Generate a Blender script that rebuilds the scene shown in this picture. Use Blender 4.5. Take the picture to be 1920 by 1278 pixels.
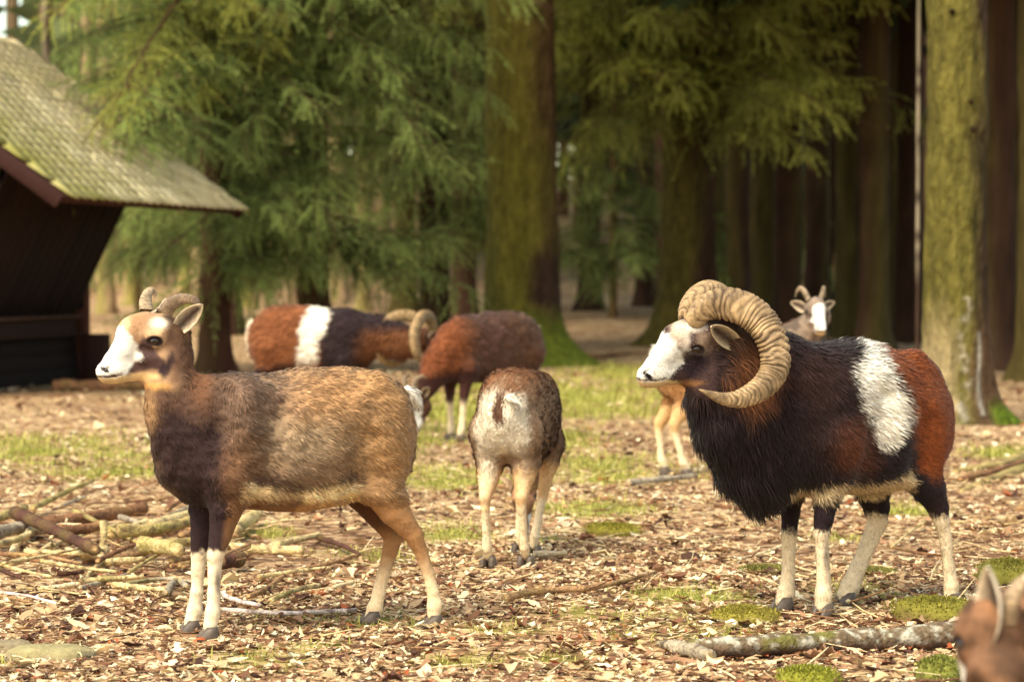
import bpy, math
import numpy as np
from mathutils import Vector, Matrix, Quaternion

for o in list(bpy.data.objects):
    bpy.data.objects.remove(o, do_unlink=True)
scene = bpy.context.scene
C = scene.collection
rng = np.random.default_rng(7)
R = math.radians

# ------------------------------------------------------------------ camera, sky, sun, exposure
FPX = 4800.0                      # focal length in photo pixels (90 mm on a 36 mm sensor)
CAM = np.array([0.0, 0.0, 1.0])
PITCH = math.atan(124.0 / FPX)
cam_data = bpy.data.cameras.new('camera')
cam_data.lens = 90.0
cam_data.sensor_width = 36.0
cam_data.clip_start = 0.1
cam_data.clip_end = 1000.0
cam_data.dof.use_dof = True
cam_data.dof.focus_distance = 7.3
cam_data.dof.aperture_fstop = 4.2
cam = bpy.data.objects.new('camera', cam_data)
C.objects.link(cam)
cam.location = CAM
cam.rotation_euler = (math.pi / 2 - PITCH, 0, 0)
scene.camera = cam

SUN_AZ = R(216)      # direction of the sun, clockwise from +Y seen from above: behind the camera, to the left
SUN_EL = R(52)
world = bpy.data.worlds.new('World')
scene.world = world
world.use_nodes = True
wn = world.node_tree
for n in list(wn.nodes):
    wn.nodes.remove(n)
sky = wn.nodes.new('ShaderNodeTexSky')
sky.sky_type = 'NISHITA'
sky.sun_disc = False
sky.sun_elevation = SUN_EL
sky.sun_rotation = SUN_AZ
sky.air_density = 1.0
sky.dust_density = 2.0
sky.ozone_density = 0.5
wmix = wn.nodes.new('ShaderNodeMix')
wmix.data_type = 'RGBA'
wmix.blend_type = 'MULTIPLY'
wmix.inputs[0].default_value = 1.0
wmix.inputs[7].default_value = (1.0, 0.91, 0.70, 1)     # warm white balance of the picture
bg = wn.nodes.new('ShaderNodeBackground')
bg.inputs['Strength'].default_value = 0.15
wo = wn.nodes.new('ShaderNodeOutputWorld')
wn.links.new(sky.outputs[0], wmix.inputs[6])
wn.links.new(wmix.outputs[2], bg.inputs['Color'])
wn.links.new(bg.outputs[0], wo.inputs['Surface'])

sun_data = bpy.data.lights.new('sun', 'SUN')
sun_data.energy = 1.5
sun_data.angle = R(32)
sun_data.color = (1.0, 0.92, 0.74)
sun = bpy.data.objects.new('sun', sun_data)
C.objects.link(sun)
sdir = np.array([math.sin(SUN_AZ) * math.cos(SUN_EL), math.cos(SUN_AZ) * math.cos(SUN_EL), math.sin(SUN_EL)])
sun.rotation_euler = Vector(sdir).to_track_quat('Z', 'Y').to_euler()
sun.location = Vector(sdir * 40)

scene.view_settings.view_transform = 'Standard'
scene.view_settings.look = 'None'
scene.view_settings.gamma = 1.0
scene.view_settings.use_curve_mapping = False
scene.view_settings.exposure = 1.58
scene.cycles.max_bounces = 6
scene.cycles.diffuse_bounces = 3
scene.cycles.glossy_bounces = 2
scene.cycles.transmission_bounces = 2

# ------------------------------------------------------------------ helpers: picture geometry
_f = np.array([0, math.cos(PITCH), -math.sin(PITCH)])
_u = np.array([0, math.sin(PITCH), math.cos(PITCH)])


def ray(px, py):
    return _f + np.array([(px - 960) / FPX, 0, 0]) - _u * ((py - 639) / FPX)


def at(px, py, Y):
    d = ray(px, py)
    return CAM + d * (Y / d[1])


def gnd(px, py, z=0.0):
    d = ray(px, py)
    return CAM + d * ((z - 1.0) / d[2])


def project(P):
    d = P - CAM
    z = d @ _f
    return np.stack([960 + FPX * d[:, 0] / z, 639 - FPX * (d @ _u) / z], 1)


def lin(c):
    c = np.asarray(c, float) / 255.0
    return np.where(c <= 0.04045, c / 12.92, ((c + 0.055) / 1.055) ** 2.4)


# ------------------------------------------------------------------ helpers: noise
_perm = np.random.default_rng(3).random((32, 32, 32))


def vnoise(P, scale=1.0, seed=0.0):
    """trilinear value noise, 0..1"""
    Q = np.asarray(P, float) * scale + seed * 7.31 + 101.0
    i = np.floor(Q).astype(int)
    f = Q - i
    f = f * f * (3 - 2 * f)
    r = 0
    for dx in (0, 1):
        wx = f[:, 0] if dx else 1 - f[:, 0]
        for dy in (0, 1):
            wy = f[:, 1] if dy else 1 - f[:, 1]
            for dz in (0, 1):
                wz = f[:, 2] if dz else 1 - f[:, 2]
                r = r + wx * wy * wz * _perm[(i[:, 0] + dx) % 32, (i[:, 1] + dy) % 32, (i[:, 2] + dz) % 32]
    return r


def fbm(P, scale=1.0, seed=0.0, octaves=3):
    r, a, t = 0, 1.0, 0
    for k in range(octaves):
        r = r + a * vnoise(P, scale * 2 ** k, seed + k * 1.7)
        t += a
        a *= 0.5
    return r / t


def sstep(a, b, x):
    t = np.clip((x - a) / (b - a), 0, 1)
    return t * t * (3 - 2 * t)


def mixc(c, w, rgb):
    return c + (lin(rgb)[None] - c) * np.clip(w, 0, 1)[:, None]


# ------------------------------------------------------------------ helpers: objects
def tag(o, label=None, cat=None, group=None, kind=None):
    if label:
        o['label'] = label
    if cat:
        o['category'] = cat
    if group:
        o['group'] = group
    if kind:
        o['kind'] = kind
    return o


def empty(name, loc=(0, 0, 0), rz=0.0):
    o = bpy.data.objects.new(name, None)
    o.empty_display_size = 0.1
    C.objects.link(o)
    o.location = loc
    o.rotation_euler = (0, 0, rz)
    return o


def link(name, me, parent=None):
    o = bpy.data.objects.new(name, me)
    C.objects.link(o)
    if parent is not None:
        o.parent = parent
    return o


def make_mesh(name, V, tris=None, quads=None, mat=None, col=None, smooth=True, normals=None):
    V = np.asarray(V, np.float32)
    nt = 0 if tris is None else len(tris)
    nq = 0 if quads is None else len(quads)
    me = bpy.data.meshes.new(name)
    me.vertices.add(len(V))
    me.vertices.foreach_set('co', V.ravel())
    loops, starts = [], []
    if nt:
        loops.append(np.asarray(tris, np.int32).ravel())
        starts.append(np.arange(nt, dtype=np.int32) * 3)
    if nq:
        loops.append(np.asarray(quads, np.int32).ravel())
        starts.append(nt * 3 + np.arange(nq, dtype=np.int32) * 4)
    L = np.concatenate(loops)
    me.loops.add(len(L))
    me.loops.foreach_set('vertex_index', L)
    me.polygons.add(nt + nq)
    me.polygons.foreach_set('loop_start', np.concatenate(starts))
    if smooth:
        me.polygons.foreach_set('use_smooth', np.ones(nt + nq, bool))
    if col is not None:
        a = me.color_attributes.new('Col', 'FLOAT_COLOR', 'POINT')
        c4 = np.ones((len(V), 4), np.float32)
        c4[:, :3] = col
        a.data.foreach_set('color', c4.ravel())
    me.update(calc_edges=True)
    if normals is not None:
        me.normals_split_custom_set_from_vertices(np.asarray(normals, np.float32).tolist())
    if mat is not None:
        me.materials.append(mat)
    return me


# ------------------------------------------------------------------ materials
def nodes(name):
    m = bpy.data.materials.new(name)
    m.use_nodes = True
    nt = m.node_tree
    for n in list(nt.nodes):
        nt.nodes.remove(n)
    out = nt.nodes.new('ShaderNodeOutputMaterial')
    p = nt.nodes.new('ShaderNodeBsdfPrincipled')
    nt.links.new(p.outputs[0], out.inputs[0])
    return m, nt, p


def attr_mat(name, rough=0.8, spec=0.25, nscale=40.0, namt=0.35, bscale=60.0, bump=0.3, bdist=0.01, stretch=(1, 1, 1),
             coat=0.0, sheen=0.0, trans=None, random=0.0):
    """colour from the mesh's own Col attribute, broken up by object-space noise"""
    m, nt, p = nodes(name)
    N, K = nt.nodes.new, nt.links.new
    a = N('ShaderNodeAttribute')
    a.attribute_name = 'Col'
    col = a.outputs['Color']
    tc = N('ShaderNodeTexCoord')
    mp = N('ShaderNodeMapping')
    mp.inputs['Scale'].default_value = stretch
    K(tc.outputs['Object'], mp.inputs['Vector'])
    if namt > 0:
        t = N('ShaderNodeTexNoise')
        t.inputs['Scale'].default_value = nscale
        t.inputs['Detail'].default_value = 5
        t.inputs['Roughness'].default_value = 0.65
        K(mp.outputs[0], t.inputs['Vector'])
        r = N('ShaderNodeMapRange')
        r.inputs['From Min'].default_value = 0.25
        r.inputs['From Max'].default_value = 0.75
        r.inputs['To Min'].default_value = 1 - namt
        r.inputs['To Max'].default_value = 1 + namt
        K(t.outputs['Fac'], r.inputs['Value'])
        mx = N('ShaderNodeMix')
        mx.data_type = 'RGBA'
        mx.blend_type = 'MULTIPLY'
        mx.inputs[0].default_value = 1
        K(col, mx.inputs[6])
        K(r.outputs[0], mx.inputs[7])
        col = mx.outputs[2]
    if random > 0:
        oi = N('ShaderNodeObjectInfo')
        r2 = N('ShaderNodeMapRange')
        r2.inputs['To Min'].default_value = 1 - random
        r2.inputs['To Max'].default_value = 1 + random
        K(oi.outputs['Random'], r2.inputs['Value'])
        mx = N('ShaderNodeMix')
        mx.data_type = 'RGBA'
        mx.blend_type = 'MULTIPLY'
        mx.inputs[0].default_value = 1
        K(col, mx.inputs[6])
        K(r2.outputs[0], mx.inputs[7])
        col = mx.outputs[2]
    K(col, p.inputs['Base Color'])
    p.inputs['Roughness'].default_value = rough
    p.inputs['Specular IOR Level'].default_value = spec
    p.inputs['Coat Weight'].default_value = coat
    p.inputs['Sheen Weight'].default_value = sheen
    if bump > 0:
        t = N('ShaderNodeTexNoise')
        t.inputs['Scale'].default_value = bscale
        t.inputs['Detail'].default_value = 6
        K(mp.outputs[0], t.inputs['Vector'])
        b = N('ShaderNodeBump')
        b.inputs['Strength'].default_value = bump
        b.inputs['Distance'].default_value = bdist
        K(t.outputs['Fac'], b.inputs['Height'])
        K(b.outputs[0], p.inputs['Normal'])
    if trans:
        tr = N('ShaderNodeBsdfTranslucent')
        K(col, tr.inputs['Color'])
        ms = N('ShaderNodeMixShader')
        ms.inputs[0].default_value = trans
        K(p.outputs[0], ms.inputs[1])
        K(tr.outputs[0], ms.inputs[2])
        out = [n for n in nt.nodes if n.type == 'OUTPUT_MATERIAL'][0]
        K(ms.outputs[0], out.inputs[0])
    return m


M = {
    'skin': attr_mat('sheep_skin', 0.85, 0.15, 60, 0.2, 120, 0.3, 0.004),
    'fur': attr_mat('sheep_fur', 0.8, 0.12, 40, 0.0, 1, 0.0, sheen=0.08),
    'horn': attr_mat('horn', 0.6, 0.3, 60, 0.3, 150, 0.4, 0.003),
    'hoof': attr_mat('hoof', 0.5, 0.4, 60, 0.3, 150, 0.4, 0.002),
    'eye': attr_mat('eye', 0.12, 0.5, 30, 0.0, 1, 0.0, coat=0.3),
    'bark': attr_mat('bark', 0.95, 0.1, 14, 0.6, 26, 1.0, 0.06, stretch=(1, 1, 0.4)),
    'barkfar': attr_mat('bark_far', 0.95, 0.1, 6, 0.4, 14, 0.8, 0.05, stretch=(1, 1, 0.25), random=0.25),
    'stick': attr_mat('stick_bark', 0.9, 0.15, 55, 0.6, 90, 1.0, 0.012),
    'needle': attr_mat('spruce_needles', 0.6, 0.25, 3, 0.25, 1, 0.0, trans=0.4, random=0.45),
    'leaf': attr_mat('dead_leaves', 0.7, 0.25, 50, 0.2, 90, 0.3, 0.003, trans=0.18),
    'grass': attr_mat('grass_blades', 0.6, 0.25, 20, 0.15, 1, 0.0, trans=0.3),
    'moss': attr_mat('moss', 0.95, 0.1, 45, 0.45, 90, 1.0, 0.02),
    'stone': attr_mat('stone', 0.9, 0.2, 30, 0.3, 60, 0.7, 0.01),
    'wood': attr_mat('weathered_wood', 0.85, 0.2, 10, 0.35, 40, 0.5, 0.01, stretch=(1, 1, 0.15), random=0.15),
}


# ------------------------------------------------------------------ tubes
def frames_along(P):
    P = np.asarray(P, float)
    T = np.gradient(P, axis=0)
    T /= np.linalg.norm(T, axis=1)[:, None] + 1e-9
    ref = np.array([0, 0, 1.0]) if abs(T[0, 2]) < 0.8 else np.array([1.0, 0, 0])
    n = np.cross(T[0], ref)
    n /= np.linalg.norm(n)
    Ns = [n]
    for k in range(1, len(P)):
        n = Ns[-1] - T[k] * (Ns[-1] @ T[k])
        n /= np.linalg.norm(n) + 1e-9
        Ns.append(n)
    Ns = np.array(Ns)
    return T, Ns, np.cross(T, Ns)


def resample(P, n, extra=None):
    """smooth (Catmull-Rom) resampling of a polyline, and of the values that go with it"""
    P = np.asarray(P, float)
    m = len(P)
    s = np.linspace(0, m - 1, n)
    i = np.minimum(s.astype(int), m - 2)
    t = (s - i)[:, None]

    def cr(A):
        A = np.asarray(A, float)
        A = A.reshape(m, -1)
        a0, a1, a2, a3 = A[np.maximum(i - 1, 0)], A[i], A[i + 1], A[np.minimum(i + 2, m - 1)]
        return 0.5 * ((2 * a1) + (a2 - a0) * t + (2 * a0 - 5 * a1 + 4 * a2 - a3) * t * t + (3 * a1 - a0 - 3 * a2 + a3) * t ** 3)
    if extra is None:
        return cr(P)
    return cr(P), cr(extra).reshape((n,) + np.shape(extra)[1:])


def tube(P, rad, nseg=8, jitter=0.0, seed=0, caps=True):
    P = np.asarray(P, float)
    rad = np.asarray(rad, float)
    T, A, B = frames_along(P)
    n = len(P)
    th = np.linspace(0, 2 * math.pi, nseg, endpoint=False)
    ring = np.cos(th)[None, :, None] * A[:, None] + np.sin(th)[None, :, None] * B[:, None]
    rr = np.repeat(rad[:, None], nseg, 1)
    V = P[:, None] + ring * rr[..., None]
    V = V.reshape(-1, 3)
    if jitter:
        nz = fbm(V, 1.2 / max(rad.mean(), 1e-3) * 0.5, seed, 2) - 0.5
        V = V + ring.reshape(-1, 3) * (nz * 2 * jitter * rr.ravel())[:, None]
    i = np.arange(n - 1)[:, None] * nseg
    j = np.arange(nseg)[None]
    j2 = (j + 1) % nseg
    quads = np.stack([i + j, i + j2, i + nseg + j2, i + nseg + j], -1).reshape(-1, 4)
    tris = []
    if caps:
        c0, c1 = len(V), len(V) + 1
        V = np.vstack([V, P[0] - T[0] * rad[0] * 0.08, P[-1] + T[-1] * rad[-1] * 0.08])
        for k in range(nseg):
            tris.append((c0, (k + 1) % nseg, k))
            tris.append((c1, (n - 1) * nseg + k, (n - 1) * nseg + (k + 1) % nseg))
    return V, np.array(tris, int).reshape(-1, 3), quads


class MB:
    """collects pieces of one mesh"""
    def __init__(s):
        s.V, s.T, s.Q, s.C, s.n = [], [], [], [], 0

    def add(s, V, T=None, Q=None, col=(0.5, 0.5, 0.5)):
        V = np.asarray(V, float)
        if T is not None and len(T):
            s.T.append(np.asarray(T) + s.n)
        if Q is not None and len(Q):
            s.Q.append(np.asarray(Q) + s.n)
        s.V.append(V)
        s.C.append(np.broadcast_to(np.asarray(col, float), (len(V), 3)))
        s.n += len(V)

    def box(s, c, size, rot=None, col=(0.5, 0.5, 0.5), bevel=0.0):
        h = np.array(size) / 2.0
        V, Q = [], []
        if bevel <= 0:
            V = np.array([[x, y, z] for x in (-1, 1) for y in (-1, 1) for z in (-1, 1)], float) * h
            Q = [(0, 1, 3, 2), (4, 6, 7, 5), (0, 4, 5, 1), (2, 3, 7, 6), (0, 2, 6, 4), (1, 5, 7, 3)]
            T = None
        else:
            # chamfered box: 24 vertices
            b = bevel
            idx = {}
            for ax in range(3):
                for sx in (-1, 1):
                    for sy in (-1, 1):
                        for sz in (-1, 1):
                            v = np.array([sx, sy, sz], float) * (h - b)
                            v[ax] = (sx, sy, sz)[ax] * h[ax]
                            idx[(ax, sx, sy, sz)] = len(V)
                            V.append(v)
            V = np.array(V)
            for ax in range(3):
                for sg in (-1, 1):
                    o = [a for a in range(3) if a != ax]
                    f = []
                    for (p, q) in ((-1, -1), (1, -1), (1, 1), (-1, 1)):
                        k = [0, 0, 0]
                        k[ax] = sg
                        k[o[0]] = p
                        k[o[1]] = q
                        f.append(idx[(ax, *k)])
                    Q.append(f)
            for a0 in range(3):
                for a1 in range(a0 + 1, 3):
                    a2 = 3 - a0 - a1
                    for s0 in (-1, 1):
                        for s1 in (-1, 1):
                            k0, k1 = [0, 0, 0], [0, 0, 0]
                            k0[a0] = k1[a0] = s0
                            k0[a1] = k1[a1] = s1
                            k0[a2], k1[a2] = -1, 1
                            Q.append([idx[(a0, *k0)], idx[(a0, *k1)], idx[(a1, *k1)], idx[(a1, *k0)]])
            T = []
            for sx in (-1, 1):
                for sy in (-1, 1):
                    for sz in (-1, 1):
                        T.append([idx[(a, sx, sy, sz)] for a in range(3)])
            Q, T = fix_winding(V, Q), fix_winding(V, T)
        if rot is not None:
            V = V @ np.asarray(rot).T
        s.add(V + np.asarray(c), T, Q, col)

    def mesh(s, name, mat, smooth=True):
        return make_mesh(name, np.vstack(s.V), np.vstack(s.T) if s.T else None, np.vstack(s.Q) if s.Q else None,
                         mat, np.vstack(s.C), smooth)


def fix_winding(V, F):
    out = []
    c = V.mean(0)
    for f in F:
        p = V[list(f)]
        n = np.cross(p[1] - p[0], p[2] - p[0])
        out.append(list(f) if n @ (p.mean(0) - c) > 0 else list(f)[::-1])
    return np.array(out)


# ================================================================== SHEEP
import openvdb as vdb


class Field:
    """signed distance volume in an animal's own axes (x forward, y left, z up), grown by smooth unions"""
    def __init__(s, lo, hi, h):
        s.lo, s.h = np.array(lo, float), h
        s.n = np.ceil((np.array(hi) - s.lo) / h).astype(int) + 1
        s.D = np.full(s.n, 0.25, np.float32)

    def block(s, lo, hi):
        i0 = np.clip(np.floor((lo - s.lo) / s.h).astype(int), 0, s.n - 1)
        i1 = np.clip(np.ceil((hi - s.lo) / s.h).astype(int) + 1, 1, s.n)
        if np.any(i1 <= i0):
            return None, None
        ax = [s.lo[k] + s.h * np.arange(i0[k], i1[k]) for k in range(3)]
        G = np.stack(np.meshgrid(*ax, indexing='ij'), -1).reshape(-1, 3)
        return tuple(slice(a, b) for a, b in zip(i0, i1)), G

    def union(s, sl, d, k):
        a = s.D[sl]
        d = d.reshape(a.shape).astype(np.float32)
        hh = np.maximum(k - np.abs(a - d), 0) / k
        s.D[sl] = np.minimum(a, d) - hh * hh * k * 0.25

    def carve(s, sl, d, k):
        a = s.D[sl]
        d = -d.reshape(a.shape).astype(np.float32)
        hh = np.maximum(k - np.abs(a - d), 0) / k
        s.D[sl] = np.maximum(a, d) + hh * hh * k * 0.25

    def chain(s, pts, k=0.03, sy=1.0, fr=None, op='union'):
        """pts: (x, y, z, r); each link is a tapered capsule, flattened sideways by sy; fr = (origin, 3x3 axes) for parts with own axes"""
        pts = np.asarray(pts, float)
        if len(pts) == 1:
            pts = np.vstack([pts, pts + [1e-4, 0, 0, 0]])
        P, r = pts[:, :3], pts[:, 3]
        W = P if fr is None else fr[0] + P @ fr[1]
        m = r.max() * max(1, sy) + k + 2 * s.h
        sl, G = s.block(W.min(0) - m, W.max(0) + m)
        if sl is None:
            return
        if fr is not None:
            G = (G - fr[0]) @ fr[1].T
        w = np.array([1, 1 / sy, 1])
        q = G * w
        D = np.full(len(q), 9.0)
        for a, b, ra, rb in zip(P[:-1] * w, P[1:] * w, r[:-1], r[1:]):
            ba = b - a
            t = np.clip((q - a) @ ba / (ba @ ba + 1e-12), 0, 1)
            d = np.linalg.norm(q - a - t[:, None] * ba, axis=1) - (ra + (rb - ra) * t)
            h = np.maximum(.006 - np.abs(D - d), 0) / .006
            D = np.minimum(D, d) - h * h * .0015
        (s.union if op == 'union' else s.carve)(sl, D * min(1, sy) ** 0.5, k)

    def loft(s, sec, k=0.04, p=2.55):
        """sec rows: x, z_top, z_bottom, half width"""
        sec = np.asarray(sec, float)
        sec = sec[np.argsort(sec[:, 0])]
        x = np.linspace(sec[0, 0], sec[-1, 0], 160)
        c = [np.interp(x, sec[:, 0], sec[:, j]) for j in (1, 2, 3)]
        ker = np.exp(-np.linspace(-2, 2, 15) ** 2)
        ker /= ker.sum()
        c = [np.convolve(np.pad(v, 7, mode='edge'), ker, 'valid') for v in c]
        m = k + 3 * s.h
        lo = np.array([x[0] - m, -c[2].max() - m, c[1].min() - m])
        hi = np.array([x[-1] + m, c[2].max() + m, c[0].max() + m])
        sl, G = s.block(lo, hi)
        zt, zb, w = (np.interp(G[:, 0], x, v) for v in c)
        zc, hz = (zt + zb) / 2, (zt - zb) / 2
        q = (np.abs(G[:, 1] / w) ** p + np.abs((G[:, 2] - zc) / hz) ** p) ** (1 / p)
        d = (q - 1) * np.minimum(w, hz)
        e = np.maximum(np.maximum(x[0] - G[:, 0], G[:, 0] - x[-1]), 0)
        d = np.where(e > 0, np.sqrt(np.maximum(d, 0) ** 2 + e ** 2), d)
        s.union(sl, d, k)

    def mesh(s):
        g = vdb.FloatGrid(0.06)
        g.copyFromArray(np.ascontiguousarray(np.clip(s.D, -0.06, 0.06)))
        pts, quads = g.convertToQuads(isovalue=0.0)
        V = s.lo + np.asarray(pts, float) * s.h
        Q = np.asarray(quads, int)
        a, b, c = V[Q[:, 0]], V[Q[:, 1]], V[Q[:, 2]]
        if np.einsum('ij,ij->i', a, np.cross(b, c)).sum() < 0:
            Q = Q[:, ::-1]
        return V, Q


def relax(V, Q, it=2, lam=0.5):
    E = np.vstack([Q[:, [0, 1]], Q[:, [1, 2]], Q[:, [2, 3]], Q[:, [3, 0]]])
    for k in range(it):
        S = np.zeros_like(V)
        n = np.zeros(len(V))
        for ax in range(3):
            S[:, ax] = np.bincount(E[:, 0], V[E[:, 1], ax], len(V)) + np.bincount(E[:, 1], V[E[:, 0], ax], len(V))
        n = np.bincount(E[:, 0], minlength=len(V)) + np.bincount(E[:, 1], minlength=len(V))
        V = V + lam * (S / n[:, None] - V)
    return V


def vnormals(V, Q):
    fn = np.cross(V[Q[:, 2]] - V[Q[:, 0]], V[Q[:, 3]] - V[Q[:, 1]])
    N = np.zeros_like(V)
    for j in range(4):
        for ax in range(3):
            N[:, ax] += np.bincount(Q[:, j], fn[:, ax], len(V))
    return N / (np.linalg.norm(N, axis=1)[:, None] + 1e-12)


def poly_sd(poly, X):
    """signed distance (inside negative) of points to a closed polygon"""
    poly = np.asarray(poly, float)
    d = np.full(len(X), 1e9)
    inside = np.zeros(len(X), bool)
    j = len(poly) - 1
    for i in range(len(poly)):
        a, b = poly[j], poly[i]
        e = b - a
        w = X - a
        t = np.clip(w @ e / (e @ e + 1e-9), 0, 1)
        d = np.minimum(d, np.linalg.norm(w - t[:, None] * e, axis=1))
        c = ((a[1] > X[:, 1]) != (b[1] > X[:, 1]))
        xi = a[0] + (X[:, 1] - a[1]) / (e[1] + 1e-9) * e[0]
        inside ^= c & (X[:, 0] < xi)
        j = i
    return np.where(inside, -d, d)


class Coat:
    """colour of a coat: patches laid over one another in a side-view coordinate system"""
    def __init__(s, base):
        s.base, s.ops = base, []

    def blob(s, x, y, rx, ry, col, k=1.0, soft=0.6, ang=0.0, rag=0.25):
        s.ops.append(('b', x, y, rx, ry, col, k, soft, ang, rag))
        return s

    def poly(s, pts, col, k=1.0, soft=8.0, rag=6.0):
        s.ops.append(('p', pts, col, k, soft, rag))
        return s

    def __call__(s, X, P):
        c = np.repeat(lin(s.base)[None], len(X), 0)
        n1 = fbm(P, 22, 1.0) - 0.5
        n2 = fbm(P, 70, 4.0, 2) - 0.5
        nn = (n1 + n2)[:, None]
        for o in s.ops:
            if o[0] == 'b':
                _, x, y, rx, ry, col, k, soft, ang, rag = o
                dx, dy = X[:, 0] - x, X[:, 1] - y
                ca, sa = math.cos(ang), math.sin(ang)
                d = np.hypot((dx * ca + dy * sa) / rx, (-dx * sa + dy * ca) / ry)
                w = k * (1 - sstep(1 - soft, 1 + soft, d + nn[:, 0] * rag * 2))
            else:
                _, pts, col, k, soft, rag = o
                d = poly_sd(pts, X) + nn[:, 0] * 2 * rag
                w = k * (1 - sstep(-soft, soft, d))
            c = c + (lin(col)[None] - c) * w[:, None]
        return c


def grow_fur(V, Q, N, count, length, width, flow, colour, seed, density=None, lift=0.35, tuft=0.5, tone=0.16):
    """short blades laid along the coat; returns mesh data"""
    r = np.random.default_rng(seed)
    tr = np.vstack([Q[:, [0, 1, 2]], Q[:, [0, 2, 3]]])
    a, b, c = V[tr[:, 0]], V[tr[:, 1]], V[tr[:, 2]]
    area = np.linalg.norm(np.cross(b - a, c - a), axis=1) * 0.5
    if density is not None:
        area = area * density((a + b + c) / 3)
    t = r.choice(len(tr), count, p=area / area.sum())
    u, v = r.random(count), r.random(count)
    m = u + v > 1
    u[m], v[m] = 1 - u[m], 1 - v[m]
    w = np.stack([1 - u - v, u, v], 1)
    P = np.einsum('ij,ijk->ik', w, V[tr[t]])
    n = np.einsum('ij,ijk->ik', w, N[tr[t]])
    n /= np.linalg.norm(n, axis=1)[:, None] + 1e-9
    L = length(P)
    keep = L > 1e-4
    P, n, L = P[keep], n[keep], L[keep]
    cnt = len(P)
    f = flow(P)
    g = np.stack([fbm(P, 26, 11.0 + k, 2) - 0.5 for k in range(3)], 1) * tuft * 3
    f = f + g + r.normal(0, 0.16, (cnt, 3))
    f = f - n * np.einsum('ij,ij->i', f, n)[:, None]
    f /= np.linalg.norm(f, axis=1)[:, None] + 1e-9
    li = lift * (0.5 + r.random(cnt)) + (fbm(P, 30, 3.0, 2) - 0.5) * 0.6 * tuft
    L = L * (0.65 + 0.7 * r.random(cnt))
    d0 = f * np.cos(li)[:, None] + n * np.sin(li)[:, None]
    d1 = f * np.cos(li * 0.35)[:, None] + n * np.sin(li * 0.35)[:, None] + np.array([0, 0, -0.18])
    d1 /= np.linalg.norm(d1, axis=1)[:, None]
    side = np.cross(d0, n) + n * r.normal(0, 0.35, cnt)[:, None]
    side /= np.linalg.norm(side, axis=1)[:, None] + 1e-9
    wd = width(P) if callable(width) else np.full(cnt, width)
    wd = (wd * (0.7 + 0.6 * r.random(cnt)) * 0.5)[:, None]
    root = P - n * 0.002
    mid = root + d0 * (L * 0.55)[:, None]
    tip = mid + d1 * (L * 0.45)[:, None]
    VV = np.stack([root - side * wd, root + side * wd, mid - side * wd * 0.75, mid + side * wd * 0.75, tip], 1).reshape(-1, 3)
    k = np.arange(cnt)[:, None] * 5
    quads = k + np.array([[0, 1, 3, 2]])
    tris = k + np.array([[2, 3, 4]])
    # wind so that blades face outwards
    fn = np.cross(VV[quads[:, 1]] - VV[quads[:, 0]], VV[quads[:, 2]] - VV[quads[:, 0]])
    fl = np.einsum('ij,ij->i', fn, n) < 0
    quads[fl] = quads[fl][:, ::-1]
    tris[fl] = tris[fl][:, ::-1]
    col = colour(P + r.normal(0, .006, P.shape) * np.clip(L / .02, .3, 1)[:, None])
    br = np.exp(r.normal(0, tone, cnt)) * (0.9 + 0.2 * vnoise(P, 40, 9.0))
    col = col * br[:, None]
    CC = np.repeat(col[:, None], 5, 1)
    CC[:, 0:2] *= 0.62  # roots painted darker, putting shade into the clefts between tufts
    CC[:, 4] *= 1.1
    nn = n + r.normal(0, 0.14, (cnt, 3)) + d0 * 0.25
    nn /= np.linalg.norm(nn, axis=1)[:, None]
    NN = np.repeat(nn, 5, 0)
    return VV, tris, quads, np.clip(CC.reshape(-1, 3), 0, 1), NN


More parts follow.
